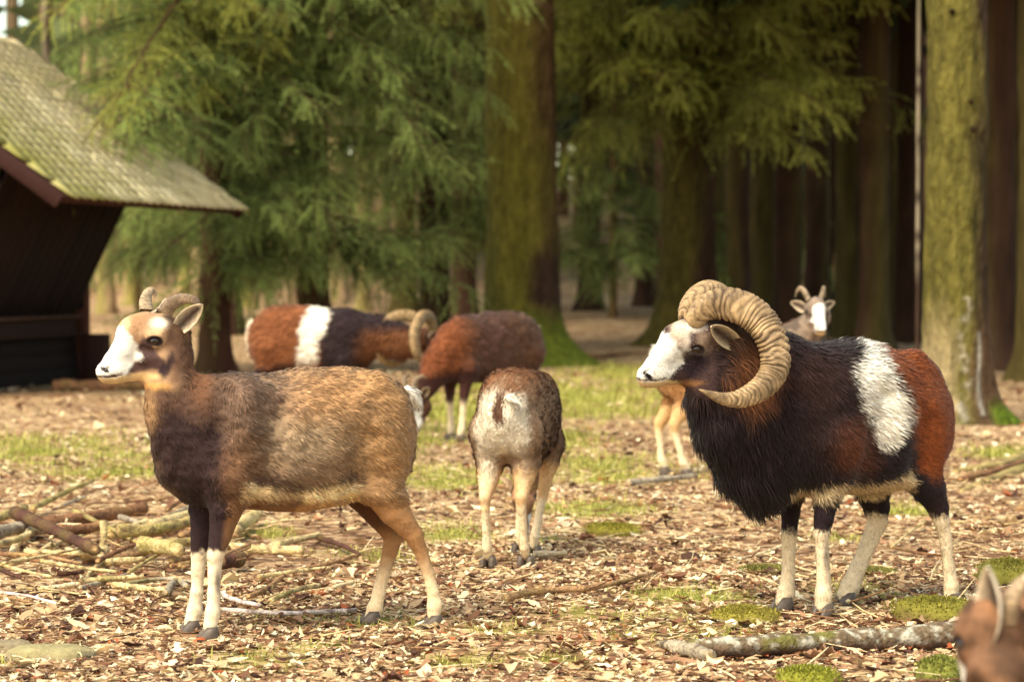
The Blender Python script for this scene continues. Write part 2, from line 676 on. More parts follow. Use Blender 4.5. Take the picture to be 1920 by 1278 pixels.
def horn_mesh(P, rad, flat=0.75, ridges=36, amp=0.06, cols=((150, 120, 80), (90, 66, 42)), seed=0, nseg=18, wide=None):
    """ribbed horn along centreline P; wide = direction in which the section is thinnest"""
    n = 420 if ridges > 20 else 160
    P, rad = resample(P, n, np.asarray(rad, float))
    rad = np.maximum(rad, 0.0015)
    T, A, B = frames_along(P)
    if wide is not None:
        wv = np.asarray(wide, float)
        A = wv - T * (T @ wv)[:, None]
        A /= np.linalg.norm(A, axis=1)[:, None]
        B = np.cross(T, A)
    s = np.linspace(0, 1, n)
    th = np.linspace(0, 2 * math.pi, nseg, endpoint=False)
    arc = np.concatenate([[0], np.cumsum(np.linalg.norm(np.diff(P, axis=0), axis=1))])
    arc /= arc[-1]
    jit = np.random.default_rng(seed).normal(0, 0.35, 12)
    st = np.cumsum(np.random.default_rng(seed + 50).uniform(.45, 1.6, ridges + 2))
    st = st / st[-1] * (1.02 + .12 * 0)
    ph = np.interp(arc ** 1.1, np.concatenate([[0], st]), np.arange(len(st) + 1))
    rh = np.random.default_rng(seed + 60).uniform(.45, 1.15, ridges + 8)
    V, col = [], []
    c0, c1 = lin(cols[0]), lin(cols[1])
    for k, t in enumerate(th):
        wob = 0.3 * math.sin(t * 2 + 1) + 0.2 * math.sin(t * 3 + 2)
        nzw = vnoise(np.stack([arc * ridges * .6, np.full(n, math.cos(t) * 1.4), np.full(n, math.sin(t) * 1.4)], 1), 1.0, seed) - .5
        pw = np.maximum(ph + wob + nzw * .9, 0)
        p2 = pw % 1.0
        hgt = rh[np.minimum(pw.astype(int), len(rh) - 1)]
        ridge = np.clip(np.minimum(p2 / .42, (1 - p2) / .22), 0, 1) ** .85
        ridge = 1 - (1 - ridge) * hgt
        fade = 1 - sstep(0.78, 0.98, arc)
        rr = rad * (1 + amp * (ridge - 0.7) * fade)
        ct, sn = math.cos(t), math.sin(t)
        ct, sn = math.copysign(abs(ct) ** .72, ct), math.copysign(abs(sn) ** .8, sn)
        V.append(P + A * (rr * flat * ct)[:, None] + B * (rr * sn)[:, None])
        Q = V[-1]
        nz = fbm(Q, 40, seed + 2.0)
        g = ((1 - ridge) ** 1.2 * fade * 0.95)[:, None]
        cc = c0 * (0.5 + 1.0 * nz)[:, None]
        br = sstep(.45, .62, fbm(Q, 16, seed + 9.0))[:, None]
        cc = cc * (1 - br * .4) + c1 * br * .4
        cc = cc * (1 - .3 * sstep(.45, .75, vnoise(Q, 160, seed))[:, None])
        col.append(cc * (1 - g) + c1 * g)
    V = np.stack(V, 1).reshape(-1, 3)
    col = np.stack(col, 1).reshape(-1, 3)
    i = np.arange(n - 1)[:, None] * nseg
    j = np.arange(nseg)[None]
    j2 = (j + 1) % nseg
    quads = np.stack([i + j, i + j2, i + nseg + j2, i + nseg + j], -1).reshape(-1, 4)
    V = np.vstack([V, P[-1] + T[-1] * rad[-1]])
    col = np.vstack([col, col[-1]])
    tris = np.array([[len(V) - 1, (n - 1) * nseg + k, (n - 1) * nseg + (k + 1) % nseg] for k in range(nseg)])
    if np.einsum('ij,ij->i', V[quads[:, 0]] - P.mean(0), np.cross(V[quads[:, 1]] - P.mean(0), V[quads[:, 2]] - P.mean(0))).sum() < 0:
        quads, tris = quads[:, ::-1], tris[:, ::-1]
    return V, tris, quads, col


def ear_mesh(base, tip, opening, width, cup=0.5, cols=((150, 125, 100), (205, 185, 160))):
    base, tip, opening = (np.asarray(v, float) for v in (base, tip, opening))
    ax = tip - base
    L = np.linalg.norm(ax)
    ax /= L
    op = opening - ax * (opening @ ax)
    op /= np.linalg.norm(op)
    sd = np.cross(ax, op)
    ns, nt = 16, 9
    V, col = [], []
    co, ci = lin(cols[0]), lin(cols[1])
    for side in (0, 1):
        for s in np.linspace(0, 1, ns):
            w = width * 0.5 * (math.sin(math.pi * min(1, 0.16 + s * 0.84) ** 0.8) ** 0.75) + 0.003
            cu = cup * (1 - 0.55 * s)
            for t in np.linspace(-1, 1, nt):
                a = t * cu * math.pi * 0.55
                rr = w / max(0.35, math.sin(min(1.5, cu * math.pi * 0.55)))
                p = base + ax * (s * L) + sd * (rr * math.sin(a)) + op * (rr * (1 - math.cos(a))) - op * 0.012 * math.sin(s * 3)
                th = 0.0035 * (1 - 0.6 * abs(t))
                p = p + op * (th if side else -th)
                V.append(p)
                edge = abs(t) ** 3
                k = min(1.0, abs(t) ** 1.6 + max(0, s - .8) * 3)
                c = (lin((62, 46, 40)) * (1 - k) + ci * k if side else co) * (0.9 + 0.2 * math.sin(s * 23 + t * 9))
                col.append(c * (1 - edge * 0.25) + ci * edge * 0.25)
    V, col = np.array(V), np.array(col)
    Q = []
    for side in (0, 1):
        o = side * ns * nt
        for i in range(ns - 1):
            for j in range(nt - 1):
                q = [o + i * nt + j, o + i * nt + j + 1, o + (i + 1) * nt + j + 1, o + (i + 1) * nt + j]
                Q.append(q if side else q[::-1])
    m = ns * nt
    for i in range(ns - 1):
        for j in (0, nt - 1):
            q = [i * nt + j, (i + 1) * nt + j, m + (i + 1) * nt + j, m + i * nt + j]
            Q.append(q if j else q[::-1])
    for j in range(nt - 1):
        Q.append([(ns - 1) * nt + j, (ns - 1) * nt + j + 1, m + (ns - 1) * nt + j + 1, m + (ns - 1) * nt + j])
    return V, np.array(Q), col


def hoof_mesh(p, fwd, size=1.0, col=(84, 72, 62)):
    """cloven hoof: two toes side by side, standing on z = 0 under the pastern point p"""
    mb = MB()
    fwd = np.array([fwd[0], fwd[1], 0.0])
    fwd /= np.linalg.norm(fwd)
    lat = np.array([-fwd[1], fwd[0], 0])
    for sgn in (-1, 1):
        rows = []
        # (along, half width, height) of rings from the sole up
        for (x0, x1, hw, z) in ((-0.026, 0.044, 0.0165, -0.006), (-0.026, 0.040, 0.0165, 0.010), (-0.023, 0.027, 0.0155, 0.026), (-0.018, 0.014, 0.0135, 0.040)):
            ring = []
            for k in range(10):
                t = 2 * math.pi * k / 10
                cx = math.cos(t)
                x = (x0 + x1) / 2 + (x1 - x0) / 2 * cx
                y = hw * math.sin(t) * (1 - 0.3 * max(cx, 0))
                ring.append(np.array([x, y + sgn * 0.0175 - sgn * 0.004 * max(cx, 0), z]))
            rows.append(ring)
        V = np.array(rows).reshape(-1, 3) * size
        W = np.array([p[0], p[1], 0.0]) + V[:, :1] * fwd + V[:, 1:2] * lat + V[:, 2:3] * np.array([0, 0, 1.0])
        Q = [(i * 10 + k, i * 10 + (k + 1) % 10, (i + 1) * 10 + (k + 1) % 10, (i + 1) * 10 + k) for i in range(3) for k in range(10)]
        T = [(k, 40, (k + 1) % 10) for k in range(10)] + [(30 + k, 30 + (k + 1) % 10, 41) for k in range(10)]
        W = np.vstack([W, W[:10].mean(0), W[30:40].mean(0)])
        cc = lin(col) * (0.8 + 0.4 * np.random.default_rng(5).random((len(W), 1)))
        mb.add(W, T, Q, cc)
    return mb


def eye_mesh(c, r, look, hor, n=14, dark=1.0):
    """eyeball with iris and the sheep's level pupil; look = outward direction, hor = level direction along the eye"""
    look = np.asarray(look, float) / np.linalg.norm(look)
    hor = np.asarray(hor, float)
    hor = hor - look * (hor @ look)
    hor /= np.linalg.norm(hor)
    up = np.cross(look, hor)
    V, col = [], []
    for i in range(n + 1):
        a = math.pi * i / n
        for j in range(2 * n):
            b = math.pi * j / n
            x, y, z = math.cos(a), math.sin(a) * math.cos(b), math.sin(a) * math.sin(b)
            V.append(np.asarray(c) + r * (x * look + y * hor + z * up))
            if x > 0.72:
                cc = lin((52, 30, 16))
                if abs(z) < 0.24 and abs(y) < 0.52:
                    cc = lin((8, 6, 6))
            elif x > 0.6:
                cc = lin((25, 16, 12))
            else:
                cc = lin((60, 40, 34))
            col.append(cc * dark)
    m = 2 * n
    Q = [(i * m + j, i * m + (j + 1) % m, (i + 1) * m + (j + 1) % m, (i + 1) * m + j) for i in range(n) for j in range(m)]
    return np.array(V), fix_winding(np.array(V), Q), np.array(col)


def axes(yaw, pitch=0.0, roll=0.0):
    """rows: forward, left, up. yaw about z (0 = +x), pitch > 0 raises the front, roll > 0 raises the left side"""
    m = Matrix.Rotation(yaw, 3, 'Z') @ Matrix.Rotation(-pitch, 3, 'Y') @ Matrix.Rotation(roll, 3, 'X')
    return np.array(m.transposed())


class Sheep:
    def __init__(s, name, label, O, yaw, h=0.006, group='mouflon sheep of the herd'):
        s.O = np.array([O[0], O[1], 0.0])
        s.A = axes(yaw)              # world rows
        s.h = h
        s.root = empty(name, s.O, yaw)
        tag(s.root, label, 'sheep', group)
        s.chains, s.sec, s.carves = [], [], []

    def own(s, w):                   # world -> own axes
        return (np.asarray(w, float) - s.O) @ s.A.T

    def world(s, p):
        return s.O + np.asarray(p) @ s.A

    def px(s, x, y, v=0.0):
        """point of the plane 'v metres left of the midline' that stands behind picture point (x, y)"""
        d = ray(x, y)
        n = s.A[1]
        t = (v - (CAM - s.O) @ n) / (d @ n)
        return s.own(CAM + d * t)

    def scale_at(s, p):
        return FPX / ((s.world(p) - CAM) @ _f)

    def leg(s, pts, v, k=0.03, sy=0.9, v_top=None):
        """pts: (px, py, r_px) from hip to pastern"""
        out = []
        n = len(pts)
        for i, (x, y, r) in enumerate(pts):
            vv = v if v_top is None else v_top + (v - v_top) * min(1, i / 2.0)
            p = s.px(x, y, vv)
            out.append((*p, max(r / s.scale_at(p) - .002, .012)))
        s.chains.append((out, k, sy, None))
        return out

    def slim(s, d):
        s.sec = [(x, t - d, b + d, w - d * .8) for x, t, b, w in s.sec]

    def finish(s, colour, fur_len, fur_n, fur_w, flow, skip=None, tuft=0.5, lift=0.35, lump=0.0, density=None, tone=0.16, seed=1, legs=None):
        pts = np.vstack([np.array([(fr[0] + np.array(q[:3]) @ fr[1] if fr is not None else np.array(q[:3])) for q in c])
                         for c, k, sy, fr in s.chains] + [np.array([[x, w, t], [x, -w, b]]) for x, t, b, w in s.sec])
        lo, hi = pts.min(0) - 0.16, pts.max(0) + 0.16
        lo[2] = max(lo[2], -0.03)
        F = Field(lo, hi, s.h)
        if s.sec:
            F.loft(s.sec)
        for c, k, sy, fr in s.chains:
            F.chain(c, k, sy, fr)
        for c, k, sy, fr in s.carves:
            F.chain(c, k, sy, fr, 'carve')
        V, Q = F.mesh()
        V = relax(V, Q, 1, 0.4)
        N = vnormals(V, Q)
        if lump:
            lm = (fbm(V * np.array([.65, 1, 1.15]), 26, 2.0, 3) - 0.5 + .0 * (.25 - np.abs(fbm(V * np.array([1.2, 1.2, .5]), 30, 7.0, 2) - .5) * 2)) * 2 * lump * np.clip(fur_len(V) / 0.03, 0, 1)
            V = V + N * lm[:, None]
            N = vnormals(V, Q)
        s.V, s.Q, s.N = V, Q, N
        body = link('body', make_mesh('body', V, None, Q, M['skin'], colour(V)), s.root)
        if fur_n:
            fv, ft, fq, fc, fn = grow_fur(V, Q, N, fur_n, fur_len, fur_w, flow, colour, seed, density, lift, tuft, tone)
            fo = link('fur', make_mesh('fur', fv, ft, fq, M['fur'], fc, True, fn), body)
            fo['kind'] = 'stuff'
        return body

    def add(s, name, data, mat, label=None, parent=None):
        V, T, Q, c = data
        o = link(name, make_mesh(name, V, T, Q, mat, c), parent or s.root)
        if label:
            o['label'] = label
        return o


def head_parts(s, E, HA, hs, coat_fur, spec):
    """puts a head into animal s: E = point between the eyes, HA = head axes (rows forward, left, up) in the animal's axes, hs = size"""
    fr = (np.asarray(E, float), np.asarray(HA, float))
    S = lambda L: [(a * hs, b * hs, c * hs, r * hs) for a, b, c, r in L]
    for L, k, sy in spec['solid']:
        s.chains.append((S(L), k * hs, sy, fr))
    for L, k, sy in spec['cut']:
        s.carves.append((S(L), k * hs, sy, fr))
    s.fr, s.hs, s.hspec = fr, hs, spec


def hp(s, a, b, c):
    return s.fr[0] + np.array([a, b, c]) * s.hs @ s.fr[1]


# head of a ewe: forward, left, up (metres) from the point between the eyes; the face slopes down forward
EWE_HEAD = dict(
    solid=[
        ([(-0.005, 0, 0.005, 0.058), (0.045, 0, 0.022, 0.046)], 0.03, 0.80),
        ([(0.045, 0, 0.016, 0.043), (0.078, 0, -0.030, 0.037), (0.108, 0, -0.064, 0.030), (0.131, 0, -0.086, 0.023)], 0.025, 0.76),
        ([(0.095, 0, -0.088, 0.027), (0.134, 0, -0.092, 0.019)], 0.02, 1.0),
        ([(-0.02, 0, -0.072, 0.042), (0.050, 0, -0.092, 0.028), (0.105, 0, -0.106, 0.016), (0.125, 0, -0.108, 0.012)], 0.03, 0.72),
        *[([(-0.026, sg * 0.042, 0.004, 0.007), (-0.010, sg * 0.049, 0.014, 0.0075), (0.010, sg * 0.047, 0.013, 0.0075), (0.027, sg * 0.040, 0.0, 0.006)], 0.012, 1.0) for sg in (1, -1)],
        *[([(-0.024, sg * 0.044, -0.008, 0.006), (-0.004, sg * 0.048, -0.016, 0.006), (0.020, sg * 0.042, -0.012, 0.0055)], 0.010, 1.0) for sg in (1, -1)],
        *[([(-0.02, sg * 0.034, 0.028, 0.018), (0.02, sg * 0.030, 0.026, 0.014)], 0.02, 1.0) for sg in (1, -1)],
        *[([(-0.03, sg * 0.030, -0.055, 0.022), (0.03, sg * 0.028, -0.05, 0.014)], 0.02, 1.0) for sg in (1, -1)],
        ([(-0.03, 0, 0.03, 0.042), (0.01, 0, 0.047, 0.030)], 0.03, 0.9),
    ],
    cut=[
        ([(0.139, 0.013, -0.086, 0.0045), (0.127, 0.019, -0.079, 0.004)], 0.004, 1.0),
        ([(0.139, -0.013, -0.086, 0.0045), (0.127, -0.019, -0.079, 0.004)], 0.004, 1.0),
        ([(0.142, 0.006, -0.1035, 0.0035), (0.105, 0.026, -0.1015, 0.003), (0.086, 0.03, -0.094, 0.0025)], 0.004, 1.0),
        ([(0.142, -0.006, -0.1035, 0.0035), (0.105, -0.026, -0.1015, 0.003), (0.086, -0.03, -0.094, 0.0025)], 0.004, 1.0),
        ([(0.0, 0.058, -0.002, 0.0115)], 0.006, 1.0),
        ([(0.0, -0.058, -0.002, 0.0115)], 0.006, 1.0),
    ],
    eye=(0.0, 0.036, -0.002, 0.0180),
)
RAM_HEAD = dict(
    solid=[
        ([(-0.01, 0, 0.0, 0.066), (0.045, 0, 0.018, 0.050)], 0.03, 0.82),
        ([(0.045, 0, 0.014, 0.046), (0.082, 0, -0.028, 0.042), (0.118, 0, -0.066, 0.034), (0.142, 0, -0.086, 0.025)], 0.025, 0.78),
        ([(0.100, 0, -0.086, 0.031), (0.146, 0, -0.090, 0.021)], 0.02, 1.0),
        ([(-0.03, 0, -0.070, 0.052), (0.050, 0, -0.085, 0.036), (0.115, 0, -0.106, 0.018), (0.142, 0, -0.112, 0.014)], 0.03, 0.74),
        *[([(-0.027, sg * 0.047, 0.004, 0.0075), (-0.010, sg * 0.054, 0.015, 0.008), (0.011, sg * 0.051, 0.014, 0.008), (0.029, sg * 0.043, 0.0, 0.0065)], 0.012, 1.0) for sg in (1, -1)],
        *[([(-0.025, sg * 0.049, -0.008, 0.0065), (-0.004, sg * 0.053, -0.017, 0.0065), (0.021, sg * 0.046, -0.013, 0.006)], 0.010, 1.0) for sg in (1, -1)],
        *[([(-0.02, sg * 0.038, 0.030, 0.020), (0.02, sg * 0.034, 0.027, 0.015)], 0.02, 1.0) for sg in (1, -1)],
        ([(-0.04, 0, 0.045, 0.050), (0.005, 0, 0.052, 0.034)], 0.03, 0.95),
    ],
    cut=[
        ([(0.158, 0.014, -0.080, 0.005), (0.144, 0.021, -0.072, 0.0045)], 0.004, 1.0),
        ([(0.158, -0.014, -0.080, 0.005), (0.144, -0.021, -0.072, 0.0045)], 0.004, 1.0),
        ([(0.162, 0.006, -0.100, 0.0035), (0.12, 0.028, -0.102, 0.003), (0.094, 0.034, -0.093, 0.0025)], 0.004, 1.0),
        ([(0.162, -0.006, -0.100, 0.0035), (0.12, -0.028, -0.102, 0.003), (0.094, -0.034, -0.093, 0.0025)], 0.004, 1.0),
        ([(0.0, 0.064, -0.002, 0.012)], 0.006, 1.0),
        ([(0.0, -0.064, -0.002, 0.012)], 0.006, 1.0),
    ],
    eye=(0.0, 0.041, -0.002, 0.0185),
)


def head_paint(col, H, ewe=True):
    """colours of the head in its own axes (metres): white muzzle, dark nose and mouth, pale eye ring"""
    a, l, b = H[:, 0], np.abs(H[:, 1]), H[:, 2]
    n = (fbm(H, 60, 2.0) - 0.5)

    def mix(w, c):
        return col + (lin(c)[None] - col) * np.clip(w, 0, 1)[:, None]
    # white muzzle, its edge running down and back
    e = a - (0.032 + 0.65 * np.maximum(b + 0.047, 0) + 0.95 * np.maximum(-b - 0.047, 0)) + n * 0.03
    col = mix(sstep(-0.008, 0.008, e), (226, 221, 211))
    # chin and lower jaw
    col = mix(sstep(0.0, 0.012, -(b + 0.098) + n * 0.02) * sstep(0.02, 0.05, a), (206, 176, 132))
    # nostril and mouth
    na, nb = (0.139, -0.084) if ewe else (0.151, -0.087)
    da, db = a - na, b - nb
    x, y = da * 0.85 + db * 0.5, -da * 0.5 + db * 0.85
    col = mix((1 - sstep(0.75, 1.15, np.hypot(x / (0.0145 if ewe else .0185), y / (0.0066 if ewe else .0085)))) * (l > 0.004), (24, 17, 19))
    # rim of the eye and the tear line before it
    ex = np.hypot((a - 0.001) / 0.027, (b + 0.001 - 0.15 * (a)) / 0.0165)
    col = mix((1 - sstep(0.8, 1.1, ex)) * (l > 0.02), (38, 26, 24))
    col = mix((1 - sstep(0.002, 0.006, np.abs(b + 0.008 + (a - 0.02) * 0.55))) * sstep(0.018, 0.024, a) * (1 - sstep(0.036, 0.05, a)) * (l > 0.012) * .8, (52, 36, 34))
    zm = np.interp(a, [0.086, 0.105, 0.142] if ewe else [0.094, 0.12, 0.162], [-0.094, -0.1015, -0.1035] if ewe else [-0.093, -0.102, -0.100])
    d = np.abs(b - zm)
    col = mix((1 - sstep(0.0022, 0.0045, d)) * sstep(0.082, 0.092, a), (58, 34, 30))
    return col


def finish_head(s, fur_cols, look_up=0.0):
    """eyes"""
    ex, ey, ez, er = s.hspec['eye']
    for sg in (1, -1):
        c = hp(s, ex, sg * ey, ez)
        look = np.array([0.25, sg * 0.95, 0.02]) @ s.fr[1]
        hor = np.array([1.0, 0, -0.25]) @ s.fr[1]
        V, Q, cc = eye_mesh(c, er * s.hs, look, hor)
        s.add('eye', (V, None, Q, cc), M['eye'])


def hooves(s, feet, size=1.0):
    for p, f in feet:
        mb = hoof_mesh(p, f, size)
        link('hoof', mb.mesh('hoof', M['hoof']), s.root)


# ================================================================== GROUND
# green places on the clearing floor: picture position and half size of each patch
GREEN = [(110, 848, 190, 26), (330, 835, 60, 18), (860, 775, 120, 30), (950, 730, 90, 20), (1120, 752, 140, 30), (1040, 830, 80, 22), (250, 692, 110, 8),
         (905, 905, 50, 12), (1585, 1108, 70, 16), (1250, 1165, 130, 22), (705, 1166, 70, 12), (600, 1212, 60, 10), (1030, 1005, 40, 10),
         (830, 1000, 80, 18), (1330, 1185, 80, 14), (1890, 668, 60, 10), (1180, 700, 110, 14), (500, 1000, 40, 12), (20, 1235, 40, 16),
         (1100, 1150, 70, 14), (1450, 1215, 60, 10), (900, 1240, 90, 12), (1640, 1120, 60, 14), (1180, 1195, 60, 10), (760, 835, 80, 16), (1880, 850, 60, 14), (1560, 1010, 50, 10),
         (820, 900, 120, 20), (1150, 880, 120, 24), (1100, 950, 110, 16), (700, 1040, 80, 14), (1300, 1120, 110, 18), (480, 1240, 90, 14), (1700, 960, 60, 16), (960, 1180, 90, 12), (200, 890, 120, 14), (1000, 1240, 120, 12), (560, 1165, 80, 10)]


def green_mask(P):
    X = project(P)
    m = np.zeros(len(P))
    for x, y, rx, ry in GREEN:
        m = np.maximum(m, np.exp(-(((X[:, 0] - x) / rx) ** 2 + ((X[:, 1] - y) / ry) ** 2) * 0.8))
    m = np.where(P[:, 1] < 4.0, 0, m)
    Q = P * np.array([1, 1, 0])
    return np.clip(m * 2.6 * (fbm(Q, 3.2, 2.0) - .24) * (.4 + 1.2 * fbm(Q, 11, 6.0, 2)) - .08, 0, 1)


def ground_h(x, y):
    P = np.stack([x, y, np.zeros_like(x)], -1).reshape(-1, 3)
    z = (fbm(P, 1.3, 5.0) - 0.5) * 0.035 * sstep(10, 14, P[:, 1]) + (fbm(P, 2.5, 8.0, 2) - 0.5) * 0.014
    z = z + 5.5 * sstep(48, 130, P[:, 1] + P[:, 0] * 0.1) + 0.35 * sstep(30, 46, P[:, 1])
    return z.reshape(np.shape(x))


def graded(a, b, step, far_lo, far_hi, grow=1.25):
    v = list(np.arange(a, b + 1e-6, step))
    s = step
    while v[-1] < far_hi:
        s *= grow
        v.append(v[-1] + s)
    s = step
    while v[0] > far_lo:
        s *= grow
        v.insert(0, v[0] - s)
    return np.array(v)


def ground_mat():
    m, nt, p = nodes('forest_floor')
    N, K = nt.nodes.new, nt.links.new
    tc = N('ShaderNodeTexCoord')
    v = N('ShaderNodeTexVoronoi')
    v.inputs['Scale'].default_value = 26
    v.inputs['Randomness'].default_value = 1
    K(tc.outputs['Object'], v.inputs['Vector'])
    r = N('ShaderNodeValToRGB')
    cr = r.color_ramp
    stops = [(0.0, (56, 38, 29)), (0.25, (104, 76, 54)), (0.5, (150, 118, 86)), (0.72, (190, 160, 120)), (1.0, (228, 206, 164))]
    while len(cr.elements) < len(stops):
        cr.elements.new(0.5)
    for e, (pos, c) in zip(cr.elements, stops):
        e.position = pos
        e.color = (*lin(c), 1)
    sep = N('ShaderNodeSeparateColor')
    K(v.outputs['Color'], sep.inputs[0])
    t = N('ShaderNodeTexNoise')
    t.inputs['Scale'].default_value = 2.2
    t.inputs['Detail'].default_value = 8
    t.inputs['Roughness'].default_value = 0.7
    K(tc.outputs['Object'], t.inputs['Vector'])
    ad = N('ShaderNodeMath')
    ad.operation = 'MULTIPLY_ADD'
    K(sep.outputs[0], ad.inputs[0])
    ad.inputs[1].default_value = 0.75
    sb = N('ShaderNodeMath')
    sb.operation = 'MULTIPLY_ADD'
    K(t.outputs['Fac'], sb.inputs[0])
    sb.inputs[1].default_value = 1.1
    sb.inputs[2].default_value = -0.42
    K(sb.outputs[0], ad.inputs[2])
    K(ad.outputs[0], r.inputs['Fac'])
    a = N('ShaderNodeAttribute')
    a.attribute_name = 'Col'
    sp2 = N('ShaderNodeSeparateColor')
    K(a.outputs['Color'], sp2.inputs[0])
    g = N('ShaderNodeValToRGB')
    g.color_ramp.elements[0].color = (*lin((92, 96, 34)), 1)
    g.color_ramp.elements[1].color = (*lin((158, 160, 66)), 1)
    t2 = N('ShaderNodeTexNoise')
    t2.inputs['Scale'].default_value = 14
    t2.inputs['Detail'].default_value = 6
    K(tc.outputs['Object'], t2.inputs['Vector'])
    K(t2.outputs['Fac'], g.inputs['Fac'])
    mx = N('ShaderNodeMix')
    mx.data_type = 'RGBA'
    K(sp2.outputs[0], mx.inputs[0])
    K(r.outputs[0], mx.inputs[6])
    K(g.outputs[0], mx.inputs[7])
    # bare dark earth
    mx2 = N('ShaderNodeMix')
    mx2.data_type = 'RGBA'
    K(sp2.outputs[1], mx2.inputs[0])
    K(mx.outputs[2], mx2.inputs[6])
    mx2.inputs[7].default_value = (*lin((104, 74, 56)), 1)
    K(mx2.outputs[2], p.inputs['Base Color'])
    p.inputs['Roughness'].default_value = 0.95
    p.inputs['Specular IOR Level'].default_value = 0.1
    b = N('ShaderNodeBump')
    b.inputs['Strength'].default_value = 0.8
    b.inputs['Distance'].default_value = 0.02
    K(ad.outputs[0], b.inputs['Height'])
    K(b.outputs[0], p.inputs['Normal'])
    return m


def build_ground():
    xs = graded(-6, 6, 0.1, -160, 160)
    ys = np.concatenate([np.arange(-30, 3, 3.0), graded(3, 30, 0.1, 3, 190, 1.2)])
    X, Y = np.meshgrid(xs, ys, indexing='ij')
    Z = ground_h(X, Y)
    V = np.stack([X, Y, Z], -1).reshape(-1, 3)
    nx, ny = len(xs), len(ys)
    i = np.arange(nx - 1)[:, None] * ny
    j = np.arange(ny - 1)[None]
    Q = np.stack([i + j, i + ny + j, i + ny + j + 1, i + j + 1], -1).reshape(-1, 4)
    col = np.zeros((len(V), 3))
    col[:, 0] = green_mask(V)
    col[:, 1] = sstep(.5, .75, fbm(V * np.array([1, 1, 0]), .9, 12.0)) * .5 * (V[:, 1] < 30)
    o = link('ground', make_mesh('ground', V, None, Q, ground_mat(), col))
    tag(o, kind='structure')


# leaf outlines (x along the leaf, y half width) and the colours of last year's leaves
LEAF_SHAPES = [
    np.array([(0, .02), (.2, .14), (.3, .08), (.5, .30), (.62, .16), (.82, .24), (1, .01)]),
    np.array([(0, .02), (.2, .20), (.5, .30), (.8, .18), (1, .01)]),
    np.array([(0, .03), (.22, .26), (.36, .16), (.6, .34), (.8, .18), (1, .02)]),
    np.array([(0, .05), (.45, .20), (1, .03)]),
]
LEAF_COLS = [(222, 204, 162), (206, 180, 138), (186, 154, 116), (236, 224, 188), (156, 118, 88), (116, 80, 58), (76, 49, 38), (214, 186, 156), (160, 88, 52)]
LEAF_P = np.array([.13, .15, .16, .065, .165, .145, .12, .06, .02])


def leaves_mesh(P, size, r, up=0.35):
    """curled dead leaves at points P"""
    mb_v, mb_t, mb_c, n0 = [], [], [], 0
    kind = r.choice(4, len(P), p=[.2, .25, .2, .35])
    for k, sh in enumerate(LEAF_SHAPES):
        idx = np.where(kind == k)[0]
        if not len(idx):
            continue
        m = len(sh)
        x = np.concatenate([sh[:, 0], sh[:, 0], sh[:, 0]]) - .5
        y = np.concatenate([sh[:, 1], np.zeros(m), -sh[:, 1] * .92])
        T = []
        for a in range(m - 1):
            for o in (0, m):
                T += [(o + a, o + m + a, o + m + a + 1), (o + a, o + m + a + 1, o + a + 1)]
        T = np.array(T)
        n = len(idx)
        sz = size[idx]
        curl = r.normal(.3, .5, n)[:, None]
        fold = r.normal(.25, .45, n)[:, None]
        tw = r.normal(0, .6, n)[:, None]
        L = np.stack([np.repeat(x[None], n, 0), np.repeat(y[None], n, 0), curl * (x ** 2)[None] + fold * np.abs(y)[None] + tw * (x * y)[None]], -1)
        L = L * sz[:, None, None]
        yaw = r.random(n) * 6.283
        tilt = np.abs(r.normal(0, up, n))
        td = r.random(n) * 6.283
        # rotate: tilt about a random level axis, then yaw
        ax = np.stack([np.cos(td), np.sin(td), np.zeros(n)], 1)
        c, s = np.cos(tilt)[:, None, None], np.sin(tilt)[:, None, None]
        A = ax[:, None, :]
        L = L * c + np.cross(np.broadcast_to(A, L.shape), L) * s + A * (np.sum(A * L, -1, keepdims=True)) * (1 - c)
        cy, sy = np.cos(yaw)[:, None], np.sin(yaw)[:, None]
        L = np.stack([L[..., 0] * cy - L[..., 1] * sy, L[..., 0] * sy + L[..., 1] * cy, L[..., 2]], -1)
        low = L[..., 2].min(1)
        L[..., 2] -= (low * .75)[:, None]
        W = L + P[idx][:, None]
        ci = r.choice(len(LEAF_COLS), n, p=LEAF_P / LEAF_P.sum())
        col = np.array([lin(c) for c in LEAF_COLS])[ci] * np.exp(r.normal(0, .14, n))[:, None]
        mb_v.append(W.reshape(-1, 3))
        mb_c.append(np.repeat(col[:, None], 3 * m, 1).reshape(-1, 3))
        mb_t.append((T[None] + (np.arange(n) * 3 * m)[:, None, None]).reshape(-1, 3) + n0)
        n0 += n * 3 * m
    return np.vstack(mb_v), np.vstack(mb_t), np.clip(np.vstack(mb_c), 0, 1)


def scatter(n, y0, y1, r, wide=1.45):
    y = np.sqrt(r.random(n) * (y1 ** 2 - y0 ** 2) + y0 ** 2)
    x = (r.random(n) - .5) * .4 * y * wide
    return x, y


PILE = [(0, 950), (130, 940), (280, 945), (370, 960), (560, 985), (640, 1010), (600, 1060), (420, 1075), (300, 1100), (0, 1125)]
FEET = [(388, 1198), (350, 1190), (812, 1170), (690, 1168), (1543, 1158), (1468, 1144), (1784, 1136), (1582, 1133), (926, 1062), (950, 1056), (990, 1060)]


def in_pile(P):
    X = project(P)
    d = np.full(len(P), 1e3)
    m = (X[:, 0] < 760) & (X[:, 1] > 900) & (X[:, 1] < 1160)
    d[m] = poly_sd(PILE, X[m])
    return d < 0


def clear_of_feet(P):
    k = np.ones(len(P))
    for x, y in FEET:
        f = gnd(x, y)
        d = np.hypot(P[:, 0] - f[0], P[:, 1] - f[1] + .03)
        k = k * sstep(.035, .075, d)
    return k


